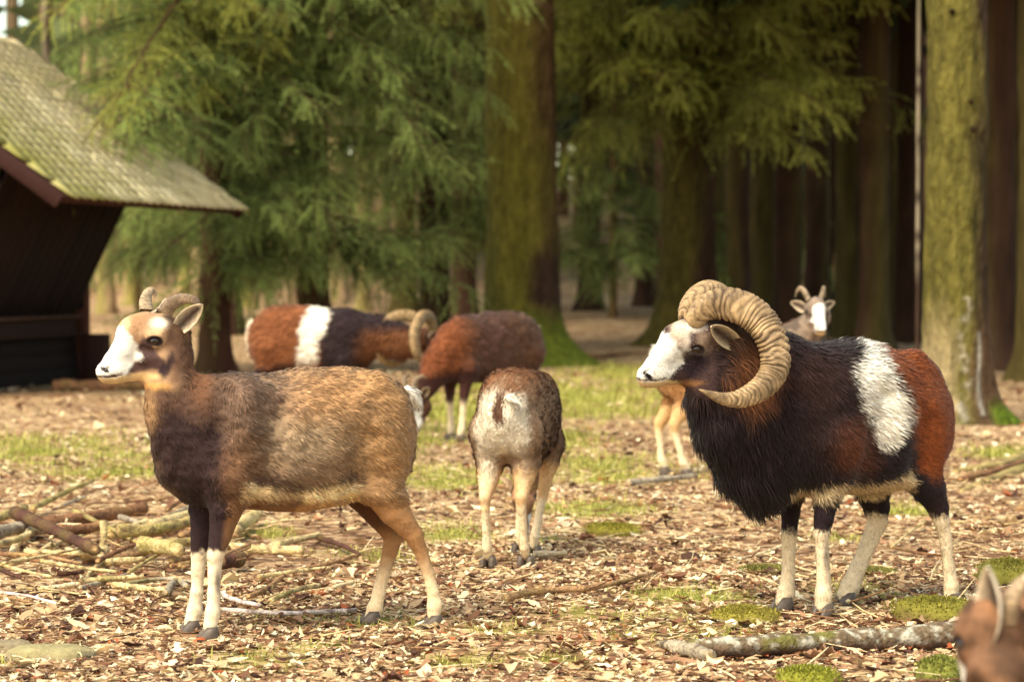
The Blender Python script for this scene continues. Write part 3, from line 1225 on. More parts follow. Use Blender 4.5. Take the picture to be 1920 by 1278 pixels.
def build_litter():
    r = np.random.default_rng(21)
    parts = []
    for n, y0, y1, s0, s1, up in ((45000, 5.2, 9.5, .014, .042, .22), (26000, 9.5, 16, .02, .05, .24), (8000, 16, 27, .035, .075, .25)):
        x, y = scatter(n, y0, y1, r)
        P = np.stack([x, y, np.zeros(n)], 1)
        g = green_mask(P)
        f = fbm(P, 1.6, 3.0)
        bare = sstep(.5, .75, fbm(P, .9, 12.0))
        keep = r.random(n) < np.clip((1 - .93 * np.clip(g * 1.5, 0, 1)) * (.38 + 1.1 * f) * (1 - .75 * bare) * (1 - .65 * in_pile(P)) * clear_of_feet(P), 0, 1)
        P = P[keep]
        P[:, 2] = ground_h(P[:, 0], P[:, 1]) + r.random(len(P)) * .012
        sz = s0 + (s1 - s0) * r.random(len(P)) ** 1.5
        sz = np.where(r.random(len(P)) < .07, s1 * (1 + .7 * r.random(len(P))), sz)
        parts.append(leaves_mesh(P, sz, r, up))
    V, T, Cc, n0 = [], [], [], 0
    for v, t, c in parts:
        V.append(v)
        T.append(t + n0)
        Cc.append(c)
        n0 += len(v)
    o = link('leaf_litter', make_mesh('leaf_litter', np.vstack(V), np.vstack(T), None, M['leaf'], np.vstack(Cc), False))
    tag(o, 'curled tan and brown dead leaves strewn over the forest floor', 'leaf litter', kind='stuff')

    # short grass on the green places
    n = 420000
    x, y = scatter(n, 5.4, 30, r, 1.15)
    P = np.stack([x, y, np.zeros(n)], 1)
    g = green_mask(P)
    keep = r.random(n) < g * np.clip(14 / y, .4, 1.4) * .9
    P = P[keep]
    n = len(P)
    P[:, 2] = ground_h(P[:, 0], P[:, 1]) - .004
    L = (.018 + .03 * r.random(n) ** 2) * np.clip(P[:, 1] / 9, 1, 2.0)
    a = r.random(n) * 6.283
    ln = np.abs(r.normal(.5, .35, n))
    d = np.stack([np.cos(a) * ln, np.sin(a) * ln, np.ones(n)], 1)
    d /= np.linalg.norm(d, axis=1)[:, None]
    sd = np.stack([-np.sin(a), np.cos(a), np.zeros(n)], 1) * (.0022 * np.clip(P[:, 1] / 8, 1, 2.6))[:, None]
    tip = P + d * L[:, None] + np.stack([np.cos(a), np.sin(a), -np.ones(n) * .4], 1) * (L * .35)[:, None]
    mid = P + d * (L * .6)[:, None]
    V = np.stack([P - sd, P + sd, mid + sd * .7, mid - sd * .7, tip], 1).reshape(-1, 3)
    k = np.arange(n)[:, None] * 5
    c0, c1 = lin((120, 124, 46)), lin((196, 190, 104))
    t = r.random(n)[:, None]
    col = np.repeat((c0 * (1 - t) + c1 * t)[:, None], 5, 1).reshape(-1, 3)
    o = link('grass', make_mesh('grass', V, k + np.array([[3, 2, 4]]), k + np.array([[0, 1, 2, 3]]), M['grass'], col))
    tag(o, 'short yellow-green grass growing in patches among the leaves', 'grass', kind='stuff')

    # dry straws and thin twigs
    mb = MB()
    n = 1700
    x, y = scatter(n, 5.4, 13, r)
    for i in range(n):
        L = .04 + .16 * r.random() ** 2
        a = r.random() * 6.283
        p = np.array([x[i], y[i], float(ground_h(x[i], y[i])) + .008 + .012 * r.random()])
        d = np.array([math.cos(a), math.sin(a), r.normal(.08, .12)])
        q = np.array([p, p + d * L * .5 + r.normal(0, .006, 3), p + d * L + r.normal(0, .008, 3)])
        q[:, 2] = np.maximum(q[:, 2], .004)
        rad = .0012 + .0022 * r.random()
        v, t, qd = tube(q, [rad, rad * .9, rad * .5], 4, caps=False)
        c = lin([(206, 180, 132), (150, 112, 80), (104, 74, 56), (226, 206, 160)][r.integers(0, 4)])
        mb.add(v, None, qd, c)
    o = link('twig_litter', mb.mesh('twig_litter', M['stick']))
    tag(o, 'thin dry twigs and straws scattered among the fallen leaves', 'twigs', kind='stuff')


build_ground()
build_litter()


# ================================================================== TREES
def trunk_mesh(name, r0, height, mat, colour, seed, nseg=28, flare=.45, roots=5, root_amp=.5, relief=.03, taper=.012, lean=(0, 0), root_dirs=None, zfine=3.0, nz=46):
    r = np.random.default_rng(seed)
    z = np.concatenate([np.linspace(-.15, 1, nz // 2) , np.linspace(1, zfine, nz)[1:], np.linspace(zfine, height, 14)[1:]])
    th = np.linspace(0, 2 * math.pi, nseg, endpoint=False)
    Zg, Tg = np.meshgrid(z, th, indexing='ij')
    base = np.maximum(r0 * (1 - taper * np.maximum(Zg - 1, 0) / r0 * .35), r0 * .25)
    lob = np.zeros_like(Tg)
    dirs = root_dirs if root_dirs is not None else [(a, 1.0) for a in (np.arange(roots) / roots * 6.283 + r.normal(0, .25, roots))]
    for a, amp in dirs:
        lob += amp * np.maximum(np.cos(Tg - a), 0) ** 7
    zz = np.maximum(Zg, 0)
    rad = base * (1 + flare * np.exp(-zz / (.9 * r0 + .15)) + root_amp * lob * np.exp(-zz / (.45 * r0 + .06)))
    X, Y = np.cos(Tg), np.sin(Tg)
    P = np.stack([X * r0, Y * r0, Zg * .22], -1).reshape(-1, 3)
    nzv = fbm(P, 3.2 / max(r0, .15), seed, 4).reshape(Tg.shape) - .5
    rad = rad + nzv * relief * 2 + (fbm(np.stack([X * r0, Y * r0, Zg], -1).reshape(-1, 3), 2.0, seed + 3.3, 2).reshape(Tg.shape) - .5) * relief * 2
    V = np.stack([X * rad + lean[0] * zz, Y * rad + lean[1] * zz, Zg], -1).reshape(-1, 3)
    n, m = len(z), nseg
    i = np.arange(n - 1)[:, None] * m
    j = np.arange(m)[None]
    Q = np.stack([i + j, i + (j + 1) % m, i + m + (j + 1) % m, i + m + j], -1).reshape(-1, 4)
    return make_mesh(name, V, None, Q, mat, colour(V, np.stack([X, Y], -1).reshape(-1, 2), nzv.ravel()))


def spruce_branch(seed, L, cols, hang=1.0, dens=1.0):
    """one bough along +x: stem, side shoots and needle blades; drooping"""
    r = np.random.default_rng(seed)
    V, T, Cc = [], [], []
    c_in, c_out, c_stem = (lin(c) for c in cols)

    def stem_pt(t):
        return np.array([L * t, .05 * math.sin(t * 5 + seed), -hang * .26 * L * t * t + .10 * L * max(0, t - .55) ** 1.2 + .03 * L * t])
    mb = MB()
    st = np.array([stem_pt(t) for t in np.linspace(0, 1, 10)])
    v, t_, q_ = tube(st, np.linspace(.016 * L / 2, .003, 10), 5)
    mb.add(v, t_, q_, c_stem)
    shoots = []
    t = .08
    side = 1
    while t < 1:
        p = stem_pt(t)
        ln = min(L, 1.9) * (.30 * (1 - t) ** .7 + .08) * (.45 + 1.0 * r.random())
        a = side * R(30 + 55 * r.random())
        d = np.array([math.cos(a), math.sin(a), r.normal(-.3, .38)])
        if r.random() < .85:
            shoots.append((p, d, ln, t))
        if r.random() < .35:                                    # bare dead twigs
            e = p + np.array([r.normal(.1, .2), r.normal(0, .3), -.35 * r.random() - .1])
            v, t_, q_ = tube([p, (p + e) / 2 + r.normal(0, .03, 3), e], [.005, .004, .002], 4, caps=False)
            mb.add(v, None, q_, c_stem)
        if r.random() < .75:                                    # curtain twigs hanging below the bough
            d2 = np.array([.25 + r.normal(0, .35), r.normal(0, .45), -.8 * hang])
            shoots.append((p, d2, ln * .75, t))
        side = -side
        t += (.06 / L + .006) * (.5 + 1.0 * r.random()) / dens
    subs = []
    for p, d, ln, t in shoots:
        d = d / np.linalg.norm(d)
        k = max(2, int(ln / .10))
        for i in range(k):
            f = (i + .6) / k
            for sg in (-1, 1):
                q = p + d * ln * f + np.array([0, 0, -.22 * hang * ln * f * f])
                lat = np.cross(d, [0, 0, 1.0])
                dd = d * (.4 + .7 * r.random()) + lat * sg * (.3 + .8 * r.random()) + np.array([0, 0, r.normal(-.35 * hang, .4)])
                if r.random() < .8:
                    subs.append((q, dd / np.linalg.norm(dd), (.05 + .09 * (1 - f)) * (.4 + 1.1 * r.random()), t * .5 + f * .5))
        subs.append((p, d, ln, t))
        e = p + d * ln
        subs.append((e + np.array([0, 0, -.22 * hang * ln]), d * .8 + np.array([0, 0, -.3]), .09, 1.0))
    nv, ncol = [], []
    for p, d, ln, t in subs:
        d = d / (np.linalg.norm(d) + 1e-9)
        m = max(5, int(ln / .0075))
        f = r.random(m)
        base = p + d * (ln * f)[:, None] + np.array([0, 0, -.2 * hang]) * (ln * f * f)[:, None]
        rd = r.normal(0, 1, (m, 3))
        rd -= d * (rd @ d)[:, None]
        rd /= np.linalg.norm(rd, axis=1)[:, None] + 1e-9
        nd = d * .85 + rd * .55
        nl = .022 + .022 * r.random(m)
        w = np.cross(nd, r.normal(0, 1, (m, 3)))
        w /= np.linalg.norm(w, axis=1)[:, None] + 1e-9
        w *= .0042
        nv.append(np.stack([base - w, base + w, base + nd * nl[:, None]], 1))
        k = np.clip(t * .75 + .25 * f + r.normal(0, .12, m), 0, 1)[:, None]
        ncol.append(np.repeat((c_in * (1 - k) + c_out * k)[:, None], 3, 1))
    nv = np.vstack(nv).reshape(-1, 3)
    mb.add(nv, np.arange(len(nv)).reshape(-1, 3), None, np.vstack(ncol).reshape(-1, 3))
    return mb.mesh('bough', M['needle'])


def crown_mesh(seed, z0, z1, rad, n, cols, droop=.5):
    """dense upper crown of a spruce: drooping needle sprays through the crown's volume"""
    r = np.random.default_rng(seed)
    t = r.random(n) ** 1.25
    z = z0 + (z1 - z0) * t
    Rz = rad * (1 - t) ** .8 + .15
    rr = Rz * np.sqrt(r.random(n)) * (1 + .15 * r.normal(0, 1, n))
    a = r.random(n) * 6.283
    P = np.stack([np.cos(a) * rr, np.sin(a) * rr, z - droop * rr * .4], 1)
    d = np.stack([np.cos(a), np.sin(a), -droop * (.3 + r.random(n))], 1) + r.normal(0, .25, (n, 3))
    d /= np.linalg.norm(d, axis=1)[:, None]
    s = np.cross(d, [0, 0, 1.0]) + r.normal(0, .3, (n, 3))
    s /= np.linalg.norm(s, axis=1)[:, None]
    L = (.35 + .5 * r.random(n))[:, None]
    W = L * .28
    V = np.stack([P, P + d * L * .5 + s * W, P + d * L + np.array([0, 0, -.12]) * L, P + d * L * .5 - s * W], 1).reshape(-1, 3)
    k = np.arange(n)[:, None] * 4
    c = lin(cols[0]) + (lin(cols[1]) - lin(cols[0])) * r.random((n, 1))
    return make_mesh('crown', V, None, k + np.array([[0, 1, 2, 3]]), M['needle'], np.repeat(c, 4, 0))


def bark_colour(moss, brown, side=(-1, 0), amount=.5, extra=None, sharp=.25):
    """bark colours: algae and moss on one side of the trunk"""
    ms, br = lin(moss), lin(brown)
    sd = np.array(side, float) / np.linalg.norm(side)

    def f(V, D, nz):
        k = D @ sd * .5 + .5
        w = sstep(1 - amount - sharp, 1 - amount + sharp, k + (fbm(V * np.array([2, 2, .5]), 1.8, 4.0) - .5) * 1.1)
        c = br[None] * (1 - w[:, None]) + ms[None] * w[:, None]
        c = c * (.8 + .9 * (nz[:, None] + .35)).clip(.45, 1.5)
        if extra:
            c = extra(c, V, D)
        return np.clip(c, 0, 1)
    return f


def add_boughs(root, x0, y0, specs, variants):
    """specs: (z, azimuth, length scale, pitch)"""
    for k, (z, a, sc, pit, rr) in enumerate(specs):
        me = variants[k % len(variants)]
        o = link('bough', me, root)
        o.location = (math.cos(a) * rr, math.sin(a) * rr, z)
        o.rotation_euler = Matrix.Rotation(a, 3, 'Z').to_quaternion().to_matrix().to_euler() if False else (Matrix.Rotation(a, 3, 'Z') @ Matrix.Rotation(-pit, 3, 'Y')).to_euler()
        o.scale = (sc, sc, sc)


def whorls(r, z0, z1, step, per, sc0, sc1, rr=.1, pit=.1, arc=None):
    out = []
    z = z0
    while z < z1:
        a0 = r.random() * 6.283
        for k in range(per):
            a = a0 + k * 6.283 / per + r.normal(0, .25)
            if arc is not None:
                a = arc[0] + (arc[1] - arc[0]) * r.random()
            t = (z - z0) / (z1 - z0)
            out.append((z + r.normal(0, .08), a, (sc0 + (sc1 - sc0) * t) * (.8 + .4 * r.random()), pit + r.normal(0, .1), rr))
        z += step * (.8 + .4 * r.random())
    return out


def build_forest():
    r = np.random.default_rng(31)
    G1 = ((70, 86, 46), (154, 170, 96), (84, 60, 44))
    G2 = ((82, 90, 38), (182, 184, 90), (100, 72, 50))
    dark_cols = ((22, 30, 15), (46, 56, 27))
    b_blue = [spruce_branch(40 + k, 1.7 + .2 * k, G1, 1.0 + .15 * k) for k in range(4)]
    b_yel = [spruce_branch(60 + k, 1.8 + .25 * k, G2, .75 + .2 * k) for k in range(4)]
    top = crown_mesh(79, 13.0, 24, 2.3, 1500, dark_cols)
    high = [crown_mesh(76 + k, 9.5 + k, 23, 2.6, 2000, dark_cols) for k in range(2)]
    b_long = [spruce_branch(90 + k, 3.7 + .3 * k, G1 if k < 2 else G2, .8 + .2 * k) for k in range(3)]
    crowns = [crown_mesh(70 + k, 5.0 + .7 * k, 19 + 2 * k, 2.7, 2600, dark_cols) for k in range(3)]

    def tree(name, label, x, y, me, crown=None, group=None, cat='tree', rz=0, cs=1.0):
        z = float(ground_h(np.array([x]), np.array([y]))[0])
        o = empty(name, (x, y, z), 0)
        tag(o, label, cat, group)
        t = link('trunk', me, o)
        t.rotation_euler = (0, 0, rz)
        if crown is not None:
            c = link('crown', crown, o)
            c.rotation_euler = (0, 0, rz * 3.1 + x)
            c.scale = (cs, cs, 1)
        return o

    # --- the big mossy trunk in the middle
    def mid_extra(c, V, D):
        w = (1 - sstep(.25, .75, V[:, 2] + (fbm(V, 3, 2) - .5) * .5)) * sstep(.1, .6, D @ np.array([.75, -.66]))
        c = mixc(c, w * .85, (86, 98, 30))
        w = (1 - sstep(.0, .16, np.abs(V[:, 2] - .95) - .25 + (fbm(V, 4, 2) - .5) * .5)) * sstep(.0, .4, D[:, 0]) * .8
        return mixc(c, w, (54, 38, 32))
    x, y = gnd(982, 682)[:2]
    me = trunk_mesh('trunk', .40, 22, M['bark'], bark_colour((90, 84, 34), (66, 50, 32), (-1, -.35), .62, mid_extra, .4), 3, 64, .28, relief=.03,
                    root_dirs=[(R(-32), 1.5), (R(-100), .5), (R(150), .35), (R(60), .8), (R(-62), .9)], root_amp=.75, nz=70, lean=(-.012, 0))
    tree('spruce_tree', 'massive mossy spruce trunk in the middle with a bright green root foot', x, y, me, top)
    # --- right trunk
    def right_extra(c, V, D):
        a = np.arctan2(D[:, 1], D[:, 0])
        n = fbm(V * np.array([3, 3, .6]), 3, 2) - .5
        low = 1 - sstep(.35, .95, V[:, 2] + n * .6)
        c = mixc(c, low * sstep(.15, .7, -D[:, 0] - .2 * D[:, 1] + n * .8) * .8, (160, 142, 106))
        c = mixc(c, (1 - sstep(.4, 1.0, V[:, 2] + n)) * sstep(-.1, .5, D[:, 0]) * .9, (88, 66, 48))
        st = np.exp(-((a - R(-62) + .05 * np.sin(V[:, 2] * 9)) / .06) ** 2) * (V[:, 2] < .62) * (V[:, 2] > .06)
        c = mixc(c, st * .85, (150, 146, 136))
        st = np.exp(-((a - R(-88) + .12 * np.sin(V[:, 2] * 14)) / .12) ** 2) * (V[:, 2] < .85) * sstep(.45, .62, fbm(V, 16, 3))
        c = mixc(c, st * .8, (160, 152, 136))
        c = mixc(c, (1 - sstep(.05, .2, V[:, 2] + n * .1)) * sstep(.5, .8, D[:, 0]), (80, 96, 26))
        return c
    x, y = gnd(1792, 792)[:2]
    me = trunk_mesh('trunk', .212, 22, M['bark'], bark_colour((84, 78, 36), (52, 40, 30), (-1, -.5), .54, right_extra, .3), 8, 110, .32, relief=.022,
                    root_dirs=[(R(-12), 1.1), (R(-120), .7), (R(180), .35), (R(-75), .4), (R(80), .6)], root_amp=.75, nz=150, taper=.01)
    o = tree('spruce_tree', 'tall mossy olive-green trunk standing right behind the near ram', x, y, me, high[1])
    for k, (ta, tz) in enumerate(((R(-75), 2.15), (R(-68), 1.97), (R(-110), 2.75))):      # knots where limbs broke off
        v, t, q = tube([(0, 0, 0), (.02, 0, 0), (.035, 0, .002)], [.022, .016, .008], 8)
        mb = MB()
        mb.add(v, t, q, lin((46, 32, 24)))
        kn = link('knot', mb.mesh('knot', M['bark']), o)
        kn.location = (math.cos(ta) * .20, math.sin(ta) * .20, tz)
        kn.rotation_euler = (0, 0, ta)
    # --- big trunk with a flared foot behind the ram's horns
    x, y = gnd(1290, 655)[:2]
    me = trunk_mesh('trunk', .36, 22, M['bark'], bark_colour((74, 66, 30), (56, 40, 29), (-1, -.2), .5, None, .3), 13, 48, .45, relief=.03,
                    root_dirs=[(R(200), 1.2), (R(-60), .8), (R(60), .6)], root_amp=.7)
    o = tree('spruce_tree', 'thick brown spruce with flared foot behind the near ram, drooping yellow-green boughs', x, y, me, top)
    sp = whorls(r, 3.2, 6.5, .30, 7, 1.1, 1.2, .3, .08, (R(-165), R(-15)))
    add_boughs(o, x, y, sp, b_yel)
    # --- spruces on the left whose boughs hang to the ground
    x, y = at(404, 600, 26.2)[:2]
    me = trunk_mesh('trunk', .15, 20, M['barkfar'], bark_colour((70, 52, 34), (66, 42, 32), (-1, -.3), .3), 17, 32, .3)
    o = tree('spruce_tree', 'spruce with reddish brown trunk and boughs drooping over the shelter roof', x, y, me, high[1])
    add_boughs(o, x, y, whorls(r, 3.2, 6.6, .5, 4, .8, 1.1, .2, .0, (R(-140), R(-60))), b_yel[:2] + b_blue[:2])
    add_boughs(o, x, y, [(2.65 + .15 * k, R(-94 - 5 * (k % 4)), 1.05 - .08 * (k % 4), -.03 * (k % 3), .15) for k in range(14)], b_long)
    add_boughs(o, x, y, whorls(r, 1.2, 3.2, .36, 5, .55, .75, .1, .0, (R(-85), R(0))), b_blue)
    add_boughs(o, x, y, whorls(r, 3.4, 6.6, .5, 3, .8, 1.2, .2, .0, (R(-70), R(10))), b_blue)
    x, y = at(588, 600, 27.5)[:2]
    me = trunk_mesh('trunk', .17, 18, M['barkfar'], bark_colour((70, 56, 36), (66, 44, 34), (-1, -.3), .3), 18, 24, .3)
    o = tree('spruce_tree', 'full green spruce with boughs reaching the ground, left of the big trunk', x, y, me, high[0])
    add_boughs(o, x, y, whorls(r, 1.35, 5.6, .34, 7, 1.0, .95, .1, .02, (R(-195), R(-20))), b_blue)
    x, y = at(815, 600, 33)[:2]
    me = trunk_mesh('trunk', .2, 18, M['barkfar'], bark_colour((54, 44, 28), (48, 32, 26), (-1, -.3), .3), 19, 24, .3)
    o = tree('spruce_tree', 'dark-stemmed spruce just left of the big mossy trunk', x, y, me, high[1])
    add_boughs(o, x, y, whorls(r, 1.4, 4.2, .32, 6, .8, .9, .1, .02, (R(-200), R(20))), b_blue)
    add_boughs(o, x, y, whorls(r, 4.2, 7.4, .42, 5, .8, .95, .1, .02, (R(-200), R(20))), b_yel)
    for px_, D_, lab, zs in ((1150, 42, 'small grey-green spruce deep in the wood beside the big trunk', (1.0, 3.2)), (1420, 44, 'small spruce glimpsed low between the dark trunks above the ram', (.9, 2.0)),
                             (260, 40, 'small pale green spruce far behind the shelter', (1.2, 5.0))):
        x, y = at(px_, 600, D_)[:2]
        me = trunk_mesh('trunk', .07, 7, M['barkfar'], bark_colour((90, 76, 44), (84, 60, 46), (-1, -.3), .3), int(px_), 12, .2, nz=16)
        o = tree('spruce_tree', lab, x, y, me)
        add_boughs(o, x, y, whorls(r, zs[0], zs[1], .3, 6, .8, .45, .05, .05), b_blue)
    # --- birch stems
    for px_, D_, rr, lab in ((90, 42, .075, 'white birch stem above the shelter roof at the far edge'), (1720, 23, .017, 'thin pale stem close beside the right mossy trunk')):
        x, y = at(px_, 600, D_)[:2]

        def bc(c, V, D):
            n = fbm(V * np.array([6, 6, 14]), 1.2, 2)
            c = mixc(np.repeat(lin((140, 128, 106))[None], len(V), 0), sstep(.5, .6, n), (60, 48, 42))
            return mixc(c, 1 - sstep(1.0, 1.5, V[:, 2] + n * .4), (66, 50, 40))
        me = trunk_mesh('trunk', rr, 14, M['barkfar'], bark_colour((90, 76, 44), (84, 60, 46), (-1, 0), .3, bc), int(px_), 12, .1, relief=.004, nz=24, taper=.002)
        tree('birch_tree', lab, x, y, me, cat='tree')
    x, y = gnd(1568, 648)[:2]
    mb = MB()
    v, t, q = tube(resample([(0, 0, 0), (.01, 0, .5), (-.02, 0, 1.0), (.01, 0, 1.3)], 14), np.linspace(.035, .022, 14), 8, .1)
    mb.add(v, t, q, lin((170, 140, 98)))
    o = link('snag', mb.mesh('snag', M['stick']))
    o.location = (x, y, float(ground_h(np.array([x]), np.array([y]))[0]))
    tag(o, 'thin pale broken stem standing before the dark trunks', 'dead stem')

    # --- the stems of the wood behind
    vd = [trunk_mesh('trunk', .19, 20, M['barkfar'], bark_colour((66, 58, 30), (52, 36, 27), (-1, -.3), a, None, .4), 80 + k, 20, .35, nz=24) for k, a in enumerate((.25, .45, .1, .6))]
    vp = [trunk_mesh('trunk', .14, 20, M['barkfar'], bark_colour((134, 124, 70), (150, 126, 98), (-1, -.3), a, None, .4), 90 + k, 16, .3, nz=20) for k, a in enumerate((.25, .4, .1))]  # pale copies: sunlight on the left wood put into the bark colour
    near = [(1385, 41, 'dark spruce stem second to the right of the thick flared spruce'), (1432, 37, 'dark stem standing right above the near ram\'s horn'),
            (1478, 35, 'olive-tinged dark stem behind the peering ewe\'s horn tips'), (1532, 38, 'dark stem just right of the peering ewe'),
            (1560, 44, 'dark stem directly behind the thin broken snag'), (1592, 36, 'dark stem just right of the thin broken snag'),
            (1640, 33, 'dark stem above the near ram\'s white saddle'), (1672, 38, 'dark stem above the near ram\'s rump'),
            (1705, 35, 'dark stem half covered by the tall mossy trunk'), (1868, 27, 'brown stem close right of the tall mossy trunk'),
            (1905, 31, 'brown stem at the right edge of the wood'), (1345, 48, 'dark stem touching the right side of the thick flared spruce'),
            (1105, 46, 'brown stem in the gap right of the big mossy trunk'), (1210, 50, 'brown stem just left of the thick flared spruce'),
            (870, 40, 'brown stem touching the left side of the big mossy trunk'), (760, 44, 'brown stem behind the saddled ram\'s horns')]
    for k, (px_, D_, lab) in enumerate(near):
        x, y = at(px_, 600, D_)[:2]
        tree('spruce_tree', lab, x, y, vd[k % 4], crowns[k % 3], 'dark stems of the wood', rz=k * 1.3)
    for k, (px_, D_) in enumerate([(1945, 24), (1990, 29)]):
        x, y = at(px_, 600, D_)[:2]
        tree('spruce_tree', ('dark spruce stem just beyond the right edge of the picture', 'second dark spruce stem beyond the right edge, farther back')[k], x, y, vd[k], crowns[k], 'dark stems of the wood', rz=k)
    for k, (px_, D_, lab) in enumerate([(200, 44, 'pale stem in the gap just right of the shelter wall'), (245, 52, 'slim pale stem behind the near ewe\'s forehead'), (425, 37, 'slim nearly black stem behind the near ewe\'s ears'),
                                   (400, 55, 'pale stem just left of the nearly black stem'), (465, 50, 'pale stem above the saddled ram\'s tail'), (505, 60, 'pale stem above the saddled ram\'s red rump'),
                                   (545, 48, 'pale stem just left of the full green spruce\'s foot'), (640, 54, 'pale stem above the saddled ram\'s white patch'), (680, 46, 'pale stem above the saddled ram\'s dark shoulder'),
                                   (715, 58, 'pale stem above the saddled ram\'s nape'), (165, 58, 'thin pale stem right behind the shelter wall'), (300, 62, 'far pale stem behind the near ewe\'s horns'),
                                   (345, 50, 'pale stem behind the near ewe\'s near ear'), (610, 66, 'far thin pale stem under the full green spruce'), (745, 64, 'far thin pale stem left of the dark-stemmed spruce')]):
        x, y = at(px_, 600, D_)[:2]
        tree('spruce_tree', lab, x, y, vd[2] if px_ == 425 else vp[k % 3], high[k % 2] if px_ > 450 else None, 'pale stems behind the shelter', rz=k * 1.7)
    # --- the far wood, which reads as one mass, and the trees beside the clearing that shade it
    mb = MB()
    n = 0
    for k in range(230):
        D_ = 52 + 70 * r.random()
        px_ = -500 + 2900 * r.random()
        if px_ < 60 and D_ < 90:
            continue
        x, y = at(px_, 600, D_)[:2]
        z = float(ground_h(np.array([x]), np.array([y]))[0])
        rr = .10 + .16 * r.random()
        v, t, q = tube([(x, y, z - .2), (x + r.normal(0, .05), y, z + 4), (x + r.normal(0, .1), y, z + 18)], [rr * 1.3, rr, rr * .5], 8, caps=False)
        pale = px_ < 900  # left stems get the paler, sunlit tone in their colour
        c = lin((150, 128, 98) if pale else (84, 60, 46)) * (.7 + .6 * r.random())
        mb.add(v, None, q, c)
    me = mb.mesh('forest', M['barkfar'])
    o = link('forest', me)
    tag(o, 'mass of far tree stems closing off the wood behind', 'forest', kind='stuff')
    mb = MB()
    for k in range(9000):
        D_ = 60 + 75 * r.random()
        px_ = -600 + 3100 * r.random()
        x, y = at(px_, 600, D_)[:2]
        z = float(ground_h(np.array([x]), np.array([y]))[0]) + 1.5 + 15 * r.random() ** .8
        if px_ < 70 and z < 30 and px_ > -40:
            continue
        s = .5 + .9 * r.random()
        d = r.normal(0, 1, (4, 3)) * np.array([1, .5, .6]) * s * .5
        v = np.array([x, y, z]) + np.array([(-s, 0, .2 * s), (0, -.2 * s, -.35 * s), (s, 0, .1 * s), (0, .2 * s, .45 * s)]) + d * .4
        mb.add(v, None, [(0, 1, 2, 3)], lin((66, 78, 40) if px_ > 900 else (104, 116, 66)) * (.6 + .7 * r.random()))  # foliage painted paler on the same sunlit left side
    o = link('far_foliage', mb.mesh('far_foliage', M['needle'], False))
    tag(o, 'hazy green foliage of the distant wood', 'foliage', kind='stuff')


build_forest()


